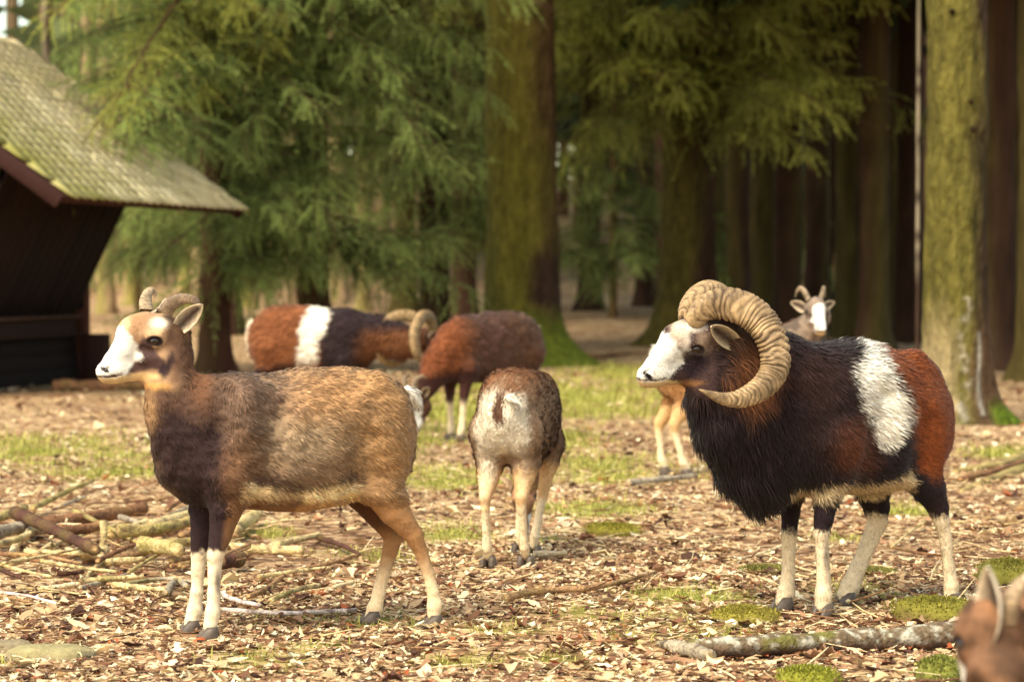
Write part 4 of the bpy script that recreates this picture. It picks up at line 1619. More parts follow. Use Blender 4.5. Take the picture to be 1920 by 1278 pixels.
# ================================================================== SHELTER, STICKS, STONES
def shelter():
    A = at(128, 366, 20.0)
    B = at(462, 391, 24.0)
    z_e = (A[2] + B[2]) / 2
    e = np.array([B[0] - A[0], B[1] - A[1], 0])
    EL = np.linalg.norm(e)
    e /= EL
    s = np.array([-e[1], e[0], 0])               # level direction from the eave towards the ridge
    th = R(35)
    up = s * math.cos(th) + np.array([0, 0, 1]) * math.sin(th)
    nrm = np.cross(e, up)
    if nrm[2] < 0:
        nrm = -nrm
    A = np.array([A[0], A[1], z_e])
    SL = 2.75
    root = empty('hay_shelter', (A + s * SL * math.cos(th) + e * EL / 2) * np.array([1, 1, 0]))
    tag(root, 'wooden hay rack shelter with mossy shingled roof and dark board walls', 'shelter')
    O = np.array(root.location)
    Rm = np.stack([e, up, nrm], 1)               # local x along the eave, y up the slope, z outward

    def roof_mat():
        m, nt, p = nodes('shingles')
        N, K = nt.nodes.new, nt.links.new
        oi = N('ShaderNodeObjectInfo')
        a = N('ShaderNodeAttribute')
        a.attribute_name = 'Col'
        tc = N('ShaderNodeNewGeometry')
        t = N('ShaderNodeTexNoise')
        t.inputs['Scale'].default_value = 3.0
        t.inputs['Detail'].default_value = 7
        t.inputs['Roughness'].default_value = .65
        K(tc.outputs['Position'], t.inputs['Vector'])
        # moss grows thickest on the near end of the roof
        dp = N('ShaderNodeVectorMath')
        dp.operation = 'DOT_PRODUCT'
        dp.inputs[1].default_value = tuple(e)
        K(tc.outputs['Position'], dp.inputs[0])
        mr = N('ShaderNodeMapRange')
        o0 = float(A @ e)
        mr.inputs['From Min'].default_value = o0 + .2
        mr.inputs['From Max'].default_value = o0 + 2.0
        mr.inputs['To Min'].default_value = .95
        mr.inputs['To Max'].default_value = .15
        K(dp.outputs['Value'], mr.inputs['Value'])
        ad = N('ShaderNodeMath')
        ad.operation = 'MULTIPLY_ADD'
        K(t.outputs['Fac'], ad.inputs[0])
        ad.inputs[1].default_value = 1.5
        ad.inputs[2].default_value = -.75
        s2 = N('ShaderNodeMath')
        s2.operation = 'ADD'
        s2.use_clamp = True
        K(ad.outputs[0], s2.inputs[0])
        K(mr.outputs[0], s2.inputs[1])
        r1 = N('ShaderNodeValToRGB')
        r1.color_ramp.elements[0].color = (*lin((176, 160, 122)), 1)
        r1.color_ramp.elements[1].color = (*lin((222, 208, 168)), 1)
        K(oi.outputs['Random'], r1.inputs['Fac'])
        r2 = N('ShaderNodeValToRGB')
        r2.color_ramp.elements[0].color = (*lin((104, 104, 40)), 1)
        r2.color_ramp.elements[1].color = (*lin((168, 160, 84)), 1)
        t3 = N('ShaderNodeTexNoise')
        t3.inputs['Scale'].default_value = 22
        t3.inputs['Detail'].default_value = 5
        K(tc.outputs['Position'], t3.inputs['Vector'])
        K(t3.outputs['Fac'], r2.inputs['Fac'])
        mx = N('ShaderNodeMix')
        mx.data_type = 'RGBA'
        K(s2.outputs[0], mx.inputs[0])
        K(r1.outputs[0], mx.inputs[6])
        K(r2.outputs[0], mx.inputs[7])
        m2 = N('ShaderNodeMix')
        m2.data_type = 'RGBA'
        m2.blend_type = 'MULTIPLY'
        m2.inputs[0].default_value = 1
        K(mx.outputs[2], m2.inputs[6])
        K(a.outputs['Color'], m2.inputs[7])
        K(m2.outputs[2], p.inputs['Base Color'])
        p.inputs['Roughness'].default_value = .85
        b = N('ShaderNodeBump')
        b.inputs['Strength'].default_value = .6
        b.inputs['Distance'].default_value = .01
        K(t3.outputs['Fac'], b.inputs['Height'])
        K(b.outputs[0], p.inputs['Normal'])
        return m
    mr_ = roof_mat()
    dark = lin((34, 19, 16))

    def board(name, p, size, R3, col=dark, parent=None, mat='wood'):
        mb = MB()
        mb.box((0, 0, 0), size, None, col, .006)
        o = link(name, mb.mesh(name, M[mat], False), parent or root)
        m4 = Matrix(np.asarray(R3).tolist()).to_4x4()
        o.matrix_local = Matrix.Translation(Vector(np.asarray(p) - O)) @ m4
        return o
    # roof decks, both slopes
    roof = board('roof', A + e * EL / 2 + up * SL / 2 - nrm * .02, (EL, SL, .022), Rm, lin((60, 36, 28)))
    RM = Matrix.Translation(Vector(A + e * EL / 2 + up * SL / 2 - nrm * .02 - O)) @ Matrix(Rm.tolist()).to_4x4()
    up2 = -s * math.cos(th) * -1 + 0
    ridge = A + up * SL
    dn = s * math.cos(th) - np.array([0, 0, 1]) * math.sin(th)
    n2 = np.cross(dn, e)
    if n2[2] < 0:
        n2 = -n2
    board('roof_slope', ridge + e * EL / 2 + dn * SL / 2 - n2 * .02, (SL, EL, .022), np.stack([dn, e, n2], 1), lin((120, 112, 70)))
    # shingles with rounded feet
    w, row = .17, .125
    ncol, nrow = int(EL / w), int(SL / row)
    pts = [(-.5, .30), (-.5, -.02), (-.42, -.08), (-.25, -.14), (0, -.17), (.25, -.14), (.42, -.08), (.5, -.02), (.5, .30)]
    n = len(pts)
    shs = []
    r = np.random.default_rng(9)
    for vti in range(4):
        top, bot = [], []
        for x, y in pts:
            top.append((x * w * .985, y * .5 + r.normal(0, .006), .006 + (.006 if y < .1 else -.004)))
            bot.append((x * w * .985, y * .5, (.006 if y < .1 else -.004) - .008))
        V = np.array(top + bot)
        T = [(0, k, k + 1) for k in range(1, n - 1)] + [(n, n + k + 1, n + k) for k in range(1, n - 1)]
        Q = [(k, n + k, n + (k + 1) % n, (k + 1) % n) for k in range(n)]
        cc = np.full((len(V), 3), .85 + .3 * r.random())
        me = make_mesh('shingle', V, T, Q, mr_, cc, False)
        shs.append(me)
    cnt = 0
    rest = MB()
    for j in range(nrow):
        for i in range(ncol + (j % 2)):
            p = A + e * ((i + .5 - (j % 2) * .5) * EL / ncol) + up * (j * row + .03) + nrm * (.006 + .003 * r.random())
            if p @ e < A @ e + .02 or p @ e > A @ e + EL - .02:
                continue
            me = shs[r.integers(0, 4)]
            M4 = Matrix.Translation(Vector(p - O)) @ Matrix(Rm.tolist()).to_4x4() @ Matrix.Rotation(r.normal(0, .02), 4, 'Z') @ Matrix.Rotation(r.normal(.02, .01), 4, 'X')
            ML = RM.inverted() @ M4
            cnt += 1
            if cnt <= 300:
                o = link('shingle', me, roof)
                o.matrix_local = ML
            else:                                     # the upper courses, past the three hundred nearest the eave
                A4 = np.array(ML)
                V = np.array([v.co for v in me.vertices]) @ A4[:3, :3].T + A4[:3, 3]
                F = [tuple(p.vertices) for p in me.polygons]
                rest.add(V, [f for f in F if len(f) == 3], [f for f in F if len(f) == 4], np.full(3, .75 + .4 * r.random()))
    if rest.n:
        o = link('shingle_courses', rest.mesh('shingle_courses', mr_, False), roof)
        o['kind'] = 'stuff'
    # gable boards
    for off, nm in ((-.03, 'barge_board'), (EL + .03, 'barge_board')):
        board(nm, A + e * off + up * (SL / 2 + .02) - nrm * .075, (.03, SL, .12), Rm, lin((58, 34, 30)))
        board(nm, ridge + e * off + dn * SL / 2 - n2 * .075, (SL, .03, .12), np.stack([dn, e, n2], 1), lin((92, 46, 40)))
    board('fascia', A + e * EL / 2 - nrm * .06 + up * .05, (EL - .1, .025, .07), Rm, lin((60, 34, 28)))
    # rack walls: boards leaning outward towards the roof, and the end wall
    mid = A + s * SL * math.cos(th)                # ridge line in plan
    y0, y1 = .75, EL - .6
    top_o, bot_o, zt, zb = 1.46, .76, 1.98, .60   # half widths and heights of the rack
    for sg in (-1, 1):
        a = mid + s * sg * top_o
        b = mid + s * sg * bot_o
        nb = 17
        for k in range(nb):
            c = e * (y0 + (y1 - y0) * (k + .5) / nb)
            pa = np.array([a[0], a[1], zt]) + c
            pb = np.array([b[0], b[1], zb]) + c
            d = pa - pb
            L = np.linalg.norm(d)
            d /= L
            nn = np.cross(e, d)
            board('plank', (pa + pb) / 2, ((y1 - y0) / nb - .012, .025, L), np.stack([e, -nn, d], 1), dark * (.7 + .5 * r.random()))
    for yy in (y0 - .04, y1 + .04):
        nb = 16
        for k in range(nb):
            t = -1 + 2 * (k + .5) / nb
            xx = t * (bot_o + .1)
            lim = np.interp(abs(xx), [bot_o, top_o], [zb, zt]) if abs(xx) > bot_o else zb
            ht = zt + (top_o - abs(xx)) * math.tan(th) * .92
            c = mid + s * xx + e * yy
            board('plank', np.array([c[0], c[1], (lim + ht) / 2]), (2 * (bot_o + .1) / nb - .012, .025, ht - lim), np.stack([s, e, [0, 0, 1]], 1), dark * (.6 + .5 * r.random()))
    # trough round the foot of the rack
    for sg in (-1, 1):
        c = mid + s * sg * .88 + e * (EL / 2 - .3)
        board('trough_side', np.array([c[0], c[1], .52]), (EL - 1.1, .04, .17), np.stack([e, s, [0, 0, 1]], 1), lin((40, 24, 20)))
        board('trough_rail', np.array([c[0], c[1], .62]) + s * sg * .03, (EL - 1.02, .13, .035), np.stack([e, s, [0, 0, 1]], 1), lin((70, 46, 36)))
    for yy in (.24, EL - .86):
        c = mid + e * yy
        board('trough_end', np.array([c[0], c[1], .52]), (1.72, .04, .17), np.stack([s, e, [0, 0, 1]], 1), lin((40, 23, 19)))
    c = mid + e * EL / 2
    board('trough_floor', np.array([c[0], c[1], .45]), (1.7, EL - 1.2, .03), np.stack([s, e, [0, 0, 1]], 1), lin((50, 30, 24)))
    for yy in (.5, EL - .5):
        for sg in (-1, 1):
            c = mid + s * sg * .80 + e * yy
            board('post', np.array([c[0], c[1], .85]), (.13, .13, 1.8), np.stack([s, e, [0, 0, 1]], 1), lin((70, 40, 30)))
        for xx in (-.95, -.35, .35, .95):
            c = mid + s * xx + e * yy
            board('support', np.array([c[0], c[1], .22]), (.22, .16, .46), np.stack([s, e, [0, 0, 1]], 1), lin((58, 34, 28)))
    # low boards under the trough, in the dark
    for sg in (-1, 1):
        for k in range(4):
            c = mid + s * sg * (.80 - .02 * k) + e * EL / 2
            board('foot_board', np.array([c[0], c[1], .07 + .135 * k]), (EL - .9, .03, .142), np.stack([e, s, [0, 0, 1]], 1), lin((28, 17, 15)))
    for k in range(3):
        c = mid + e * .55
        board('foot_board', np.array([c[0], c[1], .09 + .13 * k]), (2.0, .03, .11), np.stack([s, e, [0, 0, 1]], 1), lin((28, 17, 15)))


def lay(pts, rpx, lift=0.0, z0=0.0):
    """picture points of a stick lying on the ground -> world centreline and radii"""
    P, rad = [], []
    for k, (x, y) in enumerate(pts):
        rp = rpx if np.isscalar(rpx) else rpx[k]
        g = gnd(x, y + rp, z0)
        sc = FPX / g[1]
        P.append(g + np.array([0, 0, rp / sc + lift]))
        rad.append(rp / sc)
    return np.array(P), np.array(rad)


STICK_COLS = {'y': (196, 174, 126), 'o': (158, 140, 90), 'b': (124, 88, 62), 'd': (82, 54, 44), 'p': (222, 200, 158), 'g': (150, 138, 118), 'l': (206, 188, 178), 'r': (150, 116, 82)}


def stick(name, label, pts, rpx, ck, k, cat='stick', lift=0.0, group='sticks on the forest floor', taper=.8, upright=False, ends=(196, 164, 112)):
    P, rad = lay(pts, rpx, lift)
    if upright:
        y = P[0][1]
        P = np.array([at(x, yy, y) for x, yy in pts])
        rad = np.full(len(P), rad[0])
    n = 14 if len(P) == 2 else (90 if name == 'fallen_log' else 22)
    if len(P) == 2:
        r = np.random.default_rng(k)
        mid = P.mean(0) + r.normal(0, .012, 3) * np.array([1, 1, .3])
        P = np.array([P[0], mid, P[1]])
        rad = np.array([rad[0], rad.mean(), rad[1]])
    P, rad = resample(P, n, rad)
    rad = rad * np.linspace(1, taper, n)
    c0 = P.mean(0)
    base = np.array([c0[0], c0[1], 0])
    rad = rad * (1 + .22 * (fbm(P, 9, k + 2.0) - .5) * 2)
    V, T, Q = tube(P - base, rad, 28 if name == 'fallen_log' else 12, .34, k)
    col = np.repeat(lin(STICK_COLS[ck])[None], len(V), 0) * (.6 + 1.1 * fbm(V, 20, k, 4))[:, None]
    col = mixc(col, sstep(.58, .68, fbm(V, 38, k + 3.0)) * .7, (74, 54, 42))
    mossy = sstep(.55, .7, fbm(V, 6, k + 5.0)) * (.6 if ck in 'yog' else .2)
    col = mixc(col, mossy, (134, 126, 62))
    col[-2:] = lin(ends)
    o = link(name, make_mesh(name, V, T, Q, M['stick'], np.clip(col, 0, 1)))
    o.location = base
    tag(o, label, cat, group)
    return o


def z7(*pts):
    return [(a / 2.743, 880 + b / 2.743) for a, b in pts]


def sticks():
    S = [
        ('log', 'thick reddish brown log at the back of the branch pile', z7((100, 310), (420, 265), (735, 215)), 14, 'b'),
        ('branch', 'yellow-green branch end entering the branch pile at the picture edge', z7((-60, 310), (130, 238)), 9, 'o'),
        ('log', 'dark brown log sloping down through the branch pile with a pale upper edge', z7((80, 300), (290, 400), (490, 505)), 12.5, 'd'),
        ('branch', 'short pale branch stub leaning on the dark sloping log', z7((160, 325), (55, 455)), 8, 'p'),
        ('log', 'grey barked log half out of the picture in the branch pile', z7((-60, 385), (105, 345)), 14, 'g'),
        ('log', 'short brown log behind the upright peg in the pile', z7((300, 395), (515, 365)), 11, 'b'),
        ('branch', 'yellow-tan cut branch rising right of the upright peg', z7((570, 345), (780, 285)), 11.5, 'y'),
        ('branch', 'tan branch pointing at the near ewe\'s forelegs, high in the pile', z7((775, 335), (985, 268)), 10, 'y'),
        ('log', 'olive barked log lying level behind the near ewe\'s forelegs', z7((605, 402), (800, 390), (985, 345)), 13, 'o'),
        ('log', 'short sawn log end-on beneath the upright peg', z7((440, 455), (540, 432)), 13, 'y'),
        ('branch', 'yellow-green branch running into the near ewe\'s forelegs', z7((740, 455), (985, 420)), 9, 'o'),
        ('log', 'pale chunk of barkless wood in the middle of the pile', z7((735, 478), (930, 505)), 16, 'y'),
        ('branch', 'curved yellow branch bowing over the front of the pile', z7((440, 575), (510, 505), (600, 478), (800, 492)), [4, 5, 5.5, 5], 'y'),
        ('branch', 'straight yellow-tan stick at the front of the pile, near the edge', z7((60, 535), (262, 437)), 6.5, 'y'),
        ('twig', 'thin forked twig end rising from the straight yellow stick', z7((262, 437), (320, 400), (345, 335)), 3.5, 'p'),
        ('branch', 'straight pale birch stick in front of the branch pile', z7((215, 628), (450, 600), (690, 567)), 6, 'p'),
        ('twig', 'thin tan twig above the pale birch stick', z7((0, 540), (120, 575), (262, 605)), 3.3, 'y'),
        ('branch', 'short dark stick low in the pile at the picture edge', z7((-30, 590), (120, 660)), 5, 'd'),
        ('twig', 'reddish twig under the pale birch stick', z7((-20, 660), (230, 722)), 3, 'r'),
        ('twig', 'thin lilac-grey twig in front of the pile', z7((-20, 688), (290, 748)), 3, 'l'),
        ('branch', 'tan branch under the grey log near the picture edge', z7((-40, 475), (165, 410)), 7.5, 'y'),
        ('branch', 'brown branch lying across the pile beneath the olive log', z7((500, 478), (760, 440)), 6.5, 'r'),
        ('branch', 'short pale stick under the curved yellow branch', z7((550, 530), (740, 512)), 7, 'y'),
        ('twig', 'hair-thin dark twig across the top edge of the pile', z7((-20, 445), (190, 410)), 2, 'd'),
        ('branch', 'grey bent branch sticking up beside the near ewe\'s hoofs', z7((855, 665), (880, 620), (920, 602), (962, 632)), 7, 'g'),
        ('twig', 'thin dark twig pointing at the near ewe\'s far forehoof', z7((768, 737), (942, 650)), 2, 'd'),
        ('log', 'smooth yellow log under the near ewe\'s belly with a dark cut end', z7((1170, 425), (1300, 435), (1560, 442)), 11, 'y'),
        ('branch', 'yellow branch slanting up behind the smooth yellow log', z7((1420, 415), (1640, 360)), 7.5, 'y'),
        ('branch', 'dark branch continuing right from the slanting yellow branch', z7((1640, 372), (1760, 415), (1860, 465)), [6, 5, 3.5], 'd'),
        ('log', 'short dark sawn log just behind the near ewe\'s foreleg', z7((1130, 505), (1240, 478)), 14, 'd'),
        ('log', 'pale yellow log standing off behind the near ewe\'s foreleg', z7((1200, 345), (1330, 248)), 13, 'y'),
        ('branch', 'tan stick slanting up under the near ewe\'s belly', z7((1280, 682), (1370, 640), (1460, 570)), 5, 'r'),
        ('twig', 'long thin tan twig under the near ewe\'s belly', z7((1330, 578), (1520, 550), (1700, 532)), 4, 'y'),
        ('branch', 'straight tan stick lying midway between the near ewe\'s legs', z7((1390, 705), (1640, 622)), 5.5, 'y'),
        ('twig', 'bent lilac-grey twig right of the near ewe\'s forehoofs', z7((1140, 672), (1230, 705), (1345, 730)), 4.5, 'l'),
        ('branch', 'long pale stick between the near ewe\'s fore and hind hoofs', z7((1150, 752), (1440, 768), (1640, 762), (1835, 752)), 4.8, 'l'),
        ('twig', 'crooked brown twig arching over the long pale stick', z7((1430, 785), (1500, 748), (1610, 788)), 4, 'b'),
        ('branch', 'reddish stick rising toward the near ewe\'s far hind leg', z7((1540, 542), (1840, 465)), 4.5, 'r'),
        ('twig', 'pale twig near the near ewe\'s far hind hoof', z7((1715, 632), (1830, 602)), 3.5, 'p'),
        ('twig', 'dark short twig beneath the sloping dark log', z7((290, 562), (430, 552)), 5, 'd'),
        ('twig', 'small forked twig behind the branch pile', z7((320, 205), (375, 185), (440, 160)), 3.2, 'g'),
        ('twig', 'thin twig on the leaves behind the branch pile', z7((640, 187), (890, 167)), 2.4, 'b'),
        ('branch', 'bare brown stick on the leaves before the young ewe', [(948, 1133), (1000, 1120), (1120, 1110), (1230, 1082)], [8, 7, 6, 4], 'r'),
        ('branch', 'weathered stick at the hoofs of the ewe behind the ram', [(1178, 912), (1240, 905), (1305, 898)], [7, 7, 5], 'g'),
        ('branch', 'grey stick lying behind the young ewe\'s right hoof', [(1000, 1048), (1062, 1046)], 7, 'g'),
        ('twig', 'thin brown twig on the open ground right of the young ewe', [(1340, 955), (1400, 962), (1450, 968)], 4, 'b'),
        ('twig', 'pale bent twig behind the near ram\'s hind leg', [(1672, 1035), (1700, 1010), (1735, 985)], 2.5, 'y'),
        ('twig', 'long thin twig crossing behind the near ram\'s hind legs', [(1665, 1032), (1720, 1045), (1790, 1052)], 3, 'b'),
        ('twig', 'straw-coloured twig left of the near ram\'s forelegs', [(1380, 1060), (1430, 1045), (1470, 1030)], 2.5, 'p'),
        ('branch', 'brown stick on the leaves below the young ewe\'s flank', [(880, 922), (930, 918), (985, 925)], 5, 'r'),
        ('twig', 'short dark twig on the ground before the far grazing ram', [(905, 845), (955, 858)], 4, 'd'),
        ('branch', 'pale root-like stick right of the near ram near the mossy trunk', [(1800, 905), (1860, 890), (1930, 868)], 6, 'b'),
    ]
    for k, (nm, lab, pts, rp, ck) in enumerate(S):
        stick(nm, lab, pts, rp, ck, k + 1, cat={'log': 'log', 'branch': 'branch', 'twig': 'twig'}[nm], lift=.01 + (.05 * ((k * 7) % 3) / 2 if k < 24 else .008))
    r = np.random.default_rng(66)
    for k in range(34):
        x0, y0 = -20 + 370 * r.random(), 965 + 150 * r.random()
        a = r.normal(-.25, .45)
        L = 60 + 110 * r.random()
        stick('twig', 'thin stick lost in the tangle of the branch pile', [(x0, y0), (x0 + L * .5, y0 + L * .5 * math.sin(a) * .6 + r.normal(0, 4)), (x0 + L, y0 + L * math.sin(a) * .6)], 2.5 + 4.5 * r.random(),
              'ybyprgo'[r.integers(0, 7)], 200 + k, 'twig', lift=.01 + .05 * r.random(), group='thin sticks in the pile', taper=.6)
    stick('peg', 'upright sawn peg standing in the middle of the branch pile', z7((530, 425), (526, 262)), 7.5, 'y', 77, 'peg', upright=True, taper=.95)
    # old log across the lower right corner
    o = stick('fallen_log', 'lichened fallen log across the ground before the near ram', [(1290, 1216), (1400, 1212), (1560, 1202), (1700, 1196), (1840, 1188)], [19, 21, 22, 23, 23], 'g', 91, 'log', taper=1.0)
    me = o.data
    V = np.array([v.co for v in me.vertices])
    n = fbm(V, 11, 3)
    col = np.repeat(lin((108, 92, 72))[None], len(V), 0)
    col = mixc(col, sstep(.48, .6, n) * (V[:, 0] < 0.15) * .8, (108, 106, 50))
    col = mixc(col, sstep(.52, .6, fbm(V, 55, 7)), (176, 170, 152))
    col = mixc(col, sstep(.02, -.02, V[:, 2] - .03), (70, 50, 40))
    c4 = np.ones((len(V), 4), np.float32)
    c4[:, :3] = col
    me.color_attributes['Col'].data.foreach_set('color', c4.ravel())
    stick('splintered_wood', 'splintered grey wood at the broken end of the fallen log', [(1235, 1206), (1270, 1212), (1330, 1228)], [5, 15, 17], 'g', 95, 'wood', taper=.9)


def rock(name, label, px_, py_, wpx, hpx, dep, top, side, k, cat='stone', mat='stone', moss=1.0, sink=.25):
    """boulder whose front foot is at picture point (px_, py_)"""
    g = gnd(px_, py_)
    sc = FPX / g[1]
    a, h = wpx / 2 / sc, hpx / sc
    n, m = 15, 28
    V = []
    for i in range(n + 1):
        t = math.pi * i / n
        for j in range(m):
            b = 2 * math.pi * j / m
            V.append((math.sin(t) * math.cos(b), math.sin(t) * math.sin(b), math.cos(t)))
    V = np.array(V)
    d = fbm(V, 1.6, k, 3) - .5
    d2 = fbm(V, 6, k + 2.0, 3) - .5
    U = V * (1 + .5 * d + .14 * d2)[:, None]
    U[:, 2] = np.tanh(U[:, 2] * 1.6) * .8
    W = U * np.array([a, dep, h / (1 - sink)])
    W[:, 2] += -sink * h
    Q = [(i * m + j, (i + 1) * m + j, (i + 1) * m + (j + 1) % m, i * m + (j + 1) % m) for i in range(n) for j in range(m)]
    w = sstep(.0, .45, V[:, 2] + (fbm(V, 4, k + 7.0) - .5) * .9) * moss
    col = mixc(np.repeat(lin(side)[None], len(W), 0) * (.75 + .5 * fbm(V, 9, k))[:, None], w, top)
    me = make_mesh(name, W, None, Q, M[mat], np.clip(col, 0, 1))
    o = link(name, me)
    o.location = (g[0], g[1] + dep * .8, 0)
    tag(o, label, cat)
    if moss > .6:                                                 # moss cushion: tiny upright shoots over the top
        r = np.random.default_rng(int(k))
        up = V[:, 2] > .05
        idx = r.choice(np.where(up)[0], 2600)
        P = W[idx] + r.normal(0, 1, (2600, 3)) * np.array([a, dep, h * .3]) * .10
        L = .003 + .007 * r.random(2600)
        d = r.normal(0, .55, (2600, 3)) + V[idx] * .8 + np.array([0, 0, .8])
        d /= np.linalg.norm(d, axis=1)[:, None]
        s = np.cross(d, r.normal(0, 1, (2600, 3)))
        s /= np.linalg.norm(s, axis=1)[:, None]
        s *= .003
        T = np.stack([P - s, P + s, P + d * L[:, None]], 1).reshape(-1, 3)
        c = np.repeat(lin(top)[None] * np.exp(r.normal(.05, .4, 2600))[:, None], 3, 0)
        f = link('moss', make_mesh('moss', T, np.arange(len(T)).reshape(-1, 3), None, M['grass'], np.clip(c, 0, 1)), o)
        f['kind'] = 'stuff'
    return o


def stones():
    mg, st, br = (136, 126, 52), (120, 104, 84), (96, 72, 54)
    rock('mossy_stone', 'flat stone capped with yellow-green moss before the near ram\'s forehoofs', 1400, 1172, 135, 34, .11, mg, br, 3)
    rock('mossy_stone', 'low moss-grown hump at the near ram\'s hind hoof', 1765, 1166, 170, 46, .13, (122, 116, 46), br, 9)
    rock('mossy_stone', 'green moss cushion sticking out of leaves at the bottom below the fallen log', 1522, 1290, 110, 42, .08, (130, 130, 46), br, 14)
    rock('mossy_stone', 'angular stone with flat bright green top beside the near corner ewe', 1772, 1284, 92, 62, .06, (124, 126, 58), (70, 52, 40), 18)
    rock('mossy_stone', 'small pointed mossy stone on the open ground between ewe and ram', 1148, 1005, 110, 28, .08, (136, 128, 50), br, 22)
    rock('mossy_stone', 'mossy bank at the right edge above the corner ewe', 1915, 1105, 130, 60, .18, (120, 114, 46), (90, 70, 46), 27)
    rock('stone', 'flat grey stone with a trace of moss at the lower left', 90, 1240, 170, 34, .08, (152, 146, 92), (142, 126, 104), 31, moss=.5)
    rock('stone', 'small grey stone at the lower left edge', 12, 1222, 90, 26, .06, (140, 130, 96), (128, 112, 92), 33, moss=.4)
    rock('stone', 'dark brown stump-like stone left of the near ram\'s forelegs', 1296, 1054, 40, 24, .04, (84, 60, 48), (66, 46, 38), 36, moss=.3)
    rock('mossy_stone', 'yellowish moss hump behind the near ram\'s forelegs', 1440, 1075, 110, 16, .06, (126, 120, 64), br, 41)
    rock('mossy_stone', 'low moss hump between the near ram\'s fore and hind legs', 1640, 1078, 90, 14, .06, (126, 120, 64), br, 43)
    # roots running out from the right trunk
    for k, (lab, pts, rp) in enumerate((('mossy root snaking right of the near ram below the trunk', [(1790, 880), (1840, 872), (1890, 862), (1960, 838)], [6, 9, 11, 14]),
                                        ('long mossy root nearer the edge beside the near ram', [(1800, 918), (1850, 898), (1900, 880), (1970, 858)], [5, 8, 10, 12]),
                                        ('brown root at the foot of the big middle trunk', [(1060, 676), (1110, 668), (1170, 662), (1215, 660)], [10, 7, 5, 4]))):
        stick('root', lab, pts, rp, 'o' if k < 2 else 'b', 120 + k, 'root', group='tree roots', lift=-.01)
    # beam on the ground by the shelter
    stick('beam', 'dark squared beam lying on the ground by the shelter foot', [(100, 722), (190, 722), (275, 722)], 11, 'b', 140, 'beam', taper=1.0)


shelter()
sticks()
stones()


# ------------------------------------------------------------------ near ewe
def near_side(s, P):
    """picture-like side coordinates of a point of the coat, both flanks alike"""
    P = P.copy()
    P[:, 1] = np.abs(P[:, 1]) * s.near
    return project(s.world(P))


def side_paint(s, coat, legs, head=None):
    def colour(P):
        X = near_side(s, P)
        if s.fr is not None:
            H = (P - s.fr[0]) @ s.fr[1].T / s.hs
            hm = sstep(-0.10, -0.02, H[:, 0] + (fbm(P, 30, 6) - .5) * .04) * sstep(-0.16, -0.125, H[:, 2] + (fbm(P, 30, 8) - .5) * .03) * (np.linalg.norm(H, axis=1) < 0.3)
            Hm = H.copy()
            Hm[:, 1] = np.abs(Hm[:, 1]) * s.near
            Xh = project(s.world(s.fr[0] + Hm * s.hs @ s.fr[1]))
        c = coat(X, P)
        c = c * (.8 + .4 * fbm(P, 52, 21.0, 3))[:, None]
        c = legs(c, P)
        if s.fr is not None and head is not None:
            ch = head_paint(head(Xh, P), H, s.ewe)
            c = c + (ch - c) * hm[:, None]
        return c
    return colour


def head_mask(s, P, a0=-0.06):
    H = (P - s.fr[0]) @ s.fr[1].T / s.hs
    return sstep(a0 - 0.03, a0, H[:, 0]) * sstep(-0.15, -0.13, H[:, 2]) * (np.linalg.norm(H, axis=1) < 0.26)


def make_flow(s, neck_u, leg_z=0.33):
    def flow(P):
        f = np.tile(np.array([-1.0, 0, -0.45]), (len(P), 1))
        w = sstep(neck_u - 0.05, neck_u + 0.08, P[:, 0])[:, None]
        f = f * (1 - w) + np.array([-0.45, 0, -1.0]) * w
        w = (1 - sstep(leg_z - 0.05, leg_z + 0.06, P[:, 2]))[:, None]
        f = f * (1 - w) + np.array([0, 0, -1.0]) * w
        if s.fr is not None:
            w = head_mask(s, P)[:, None]
            f = f * (1 - w) - s.fr[1][0] * w
        return f
    return flow


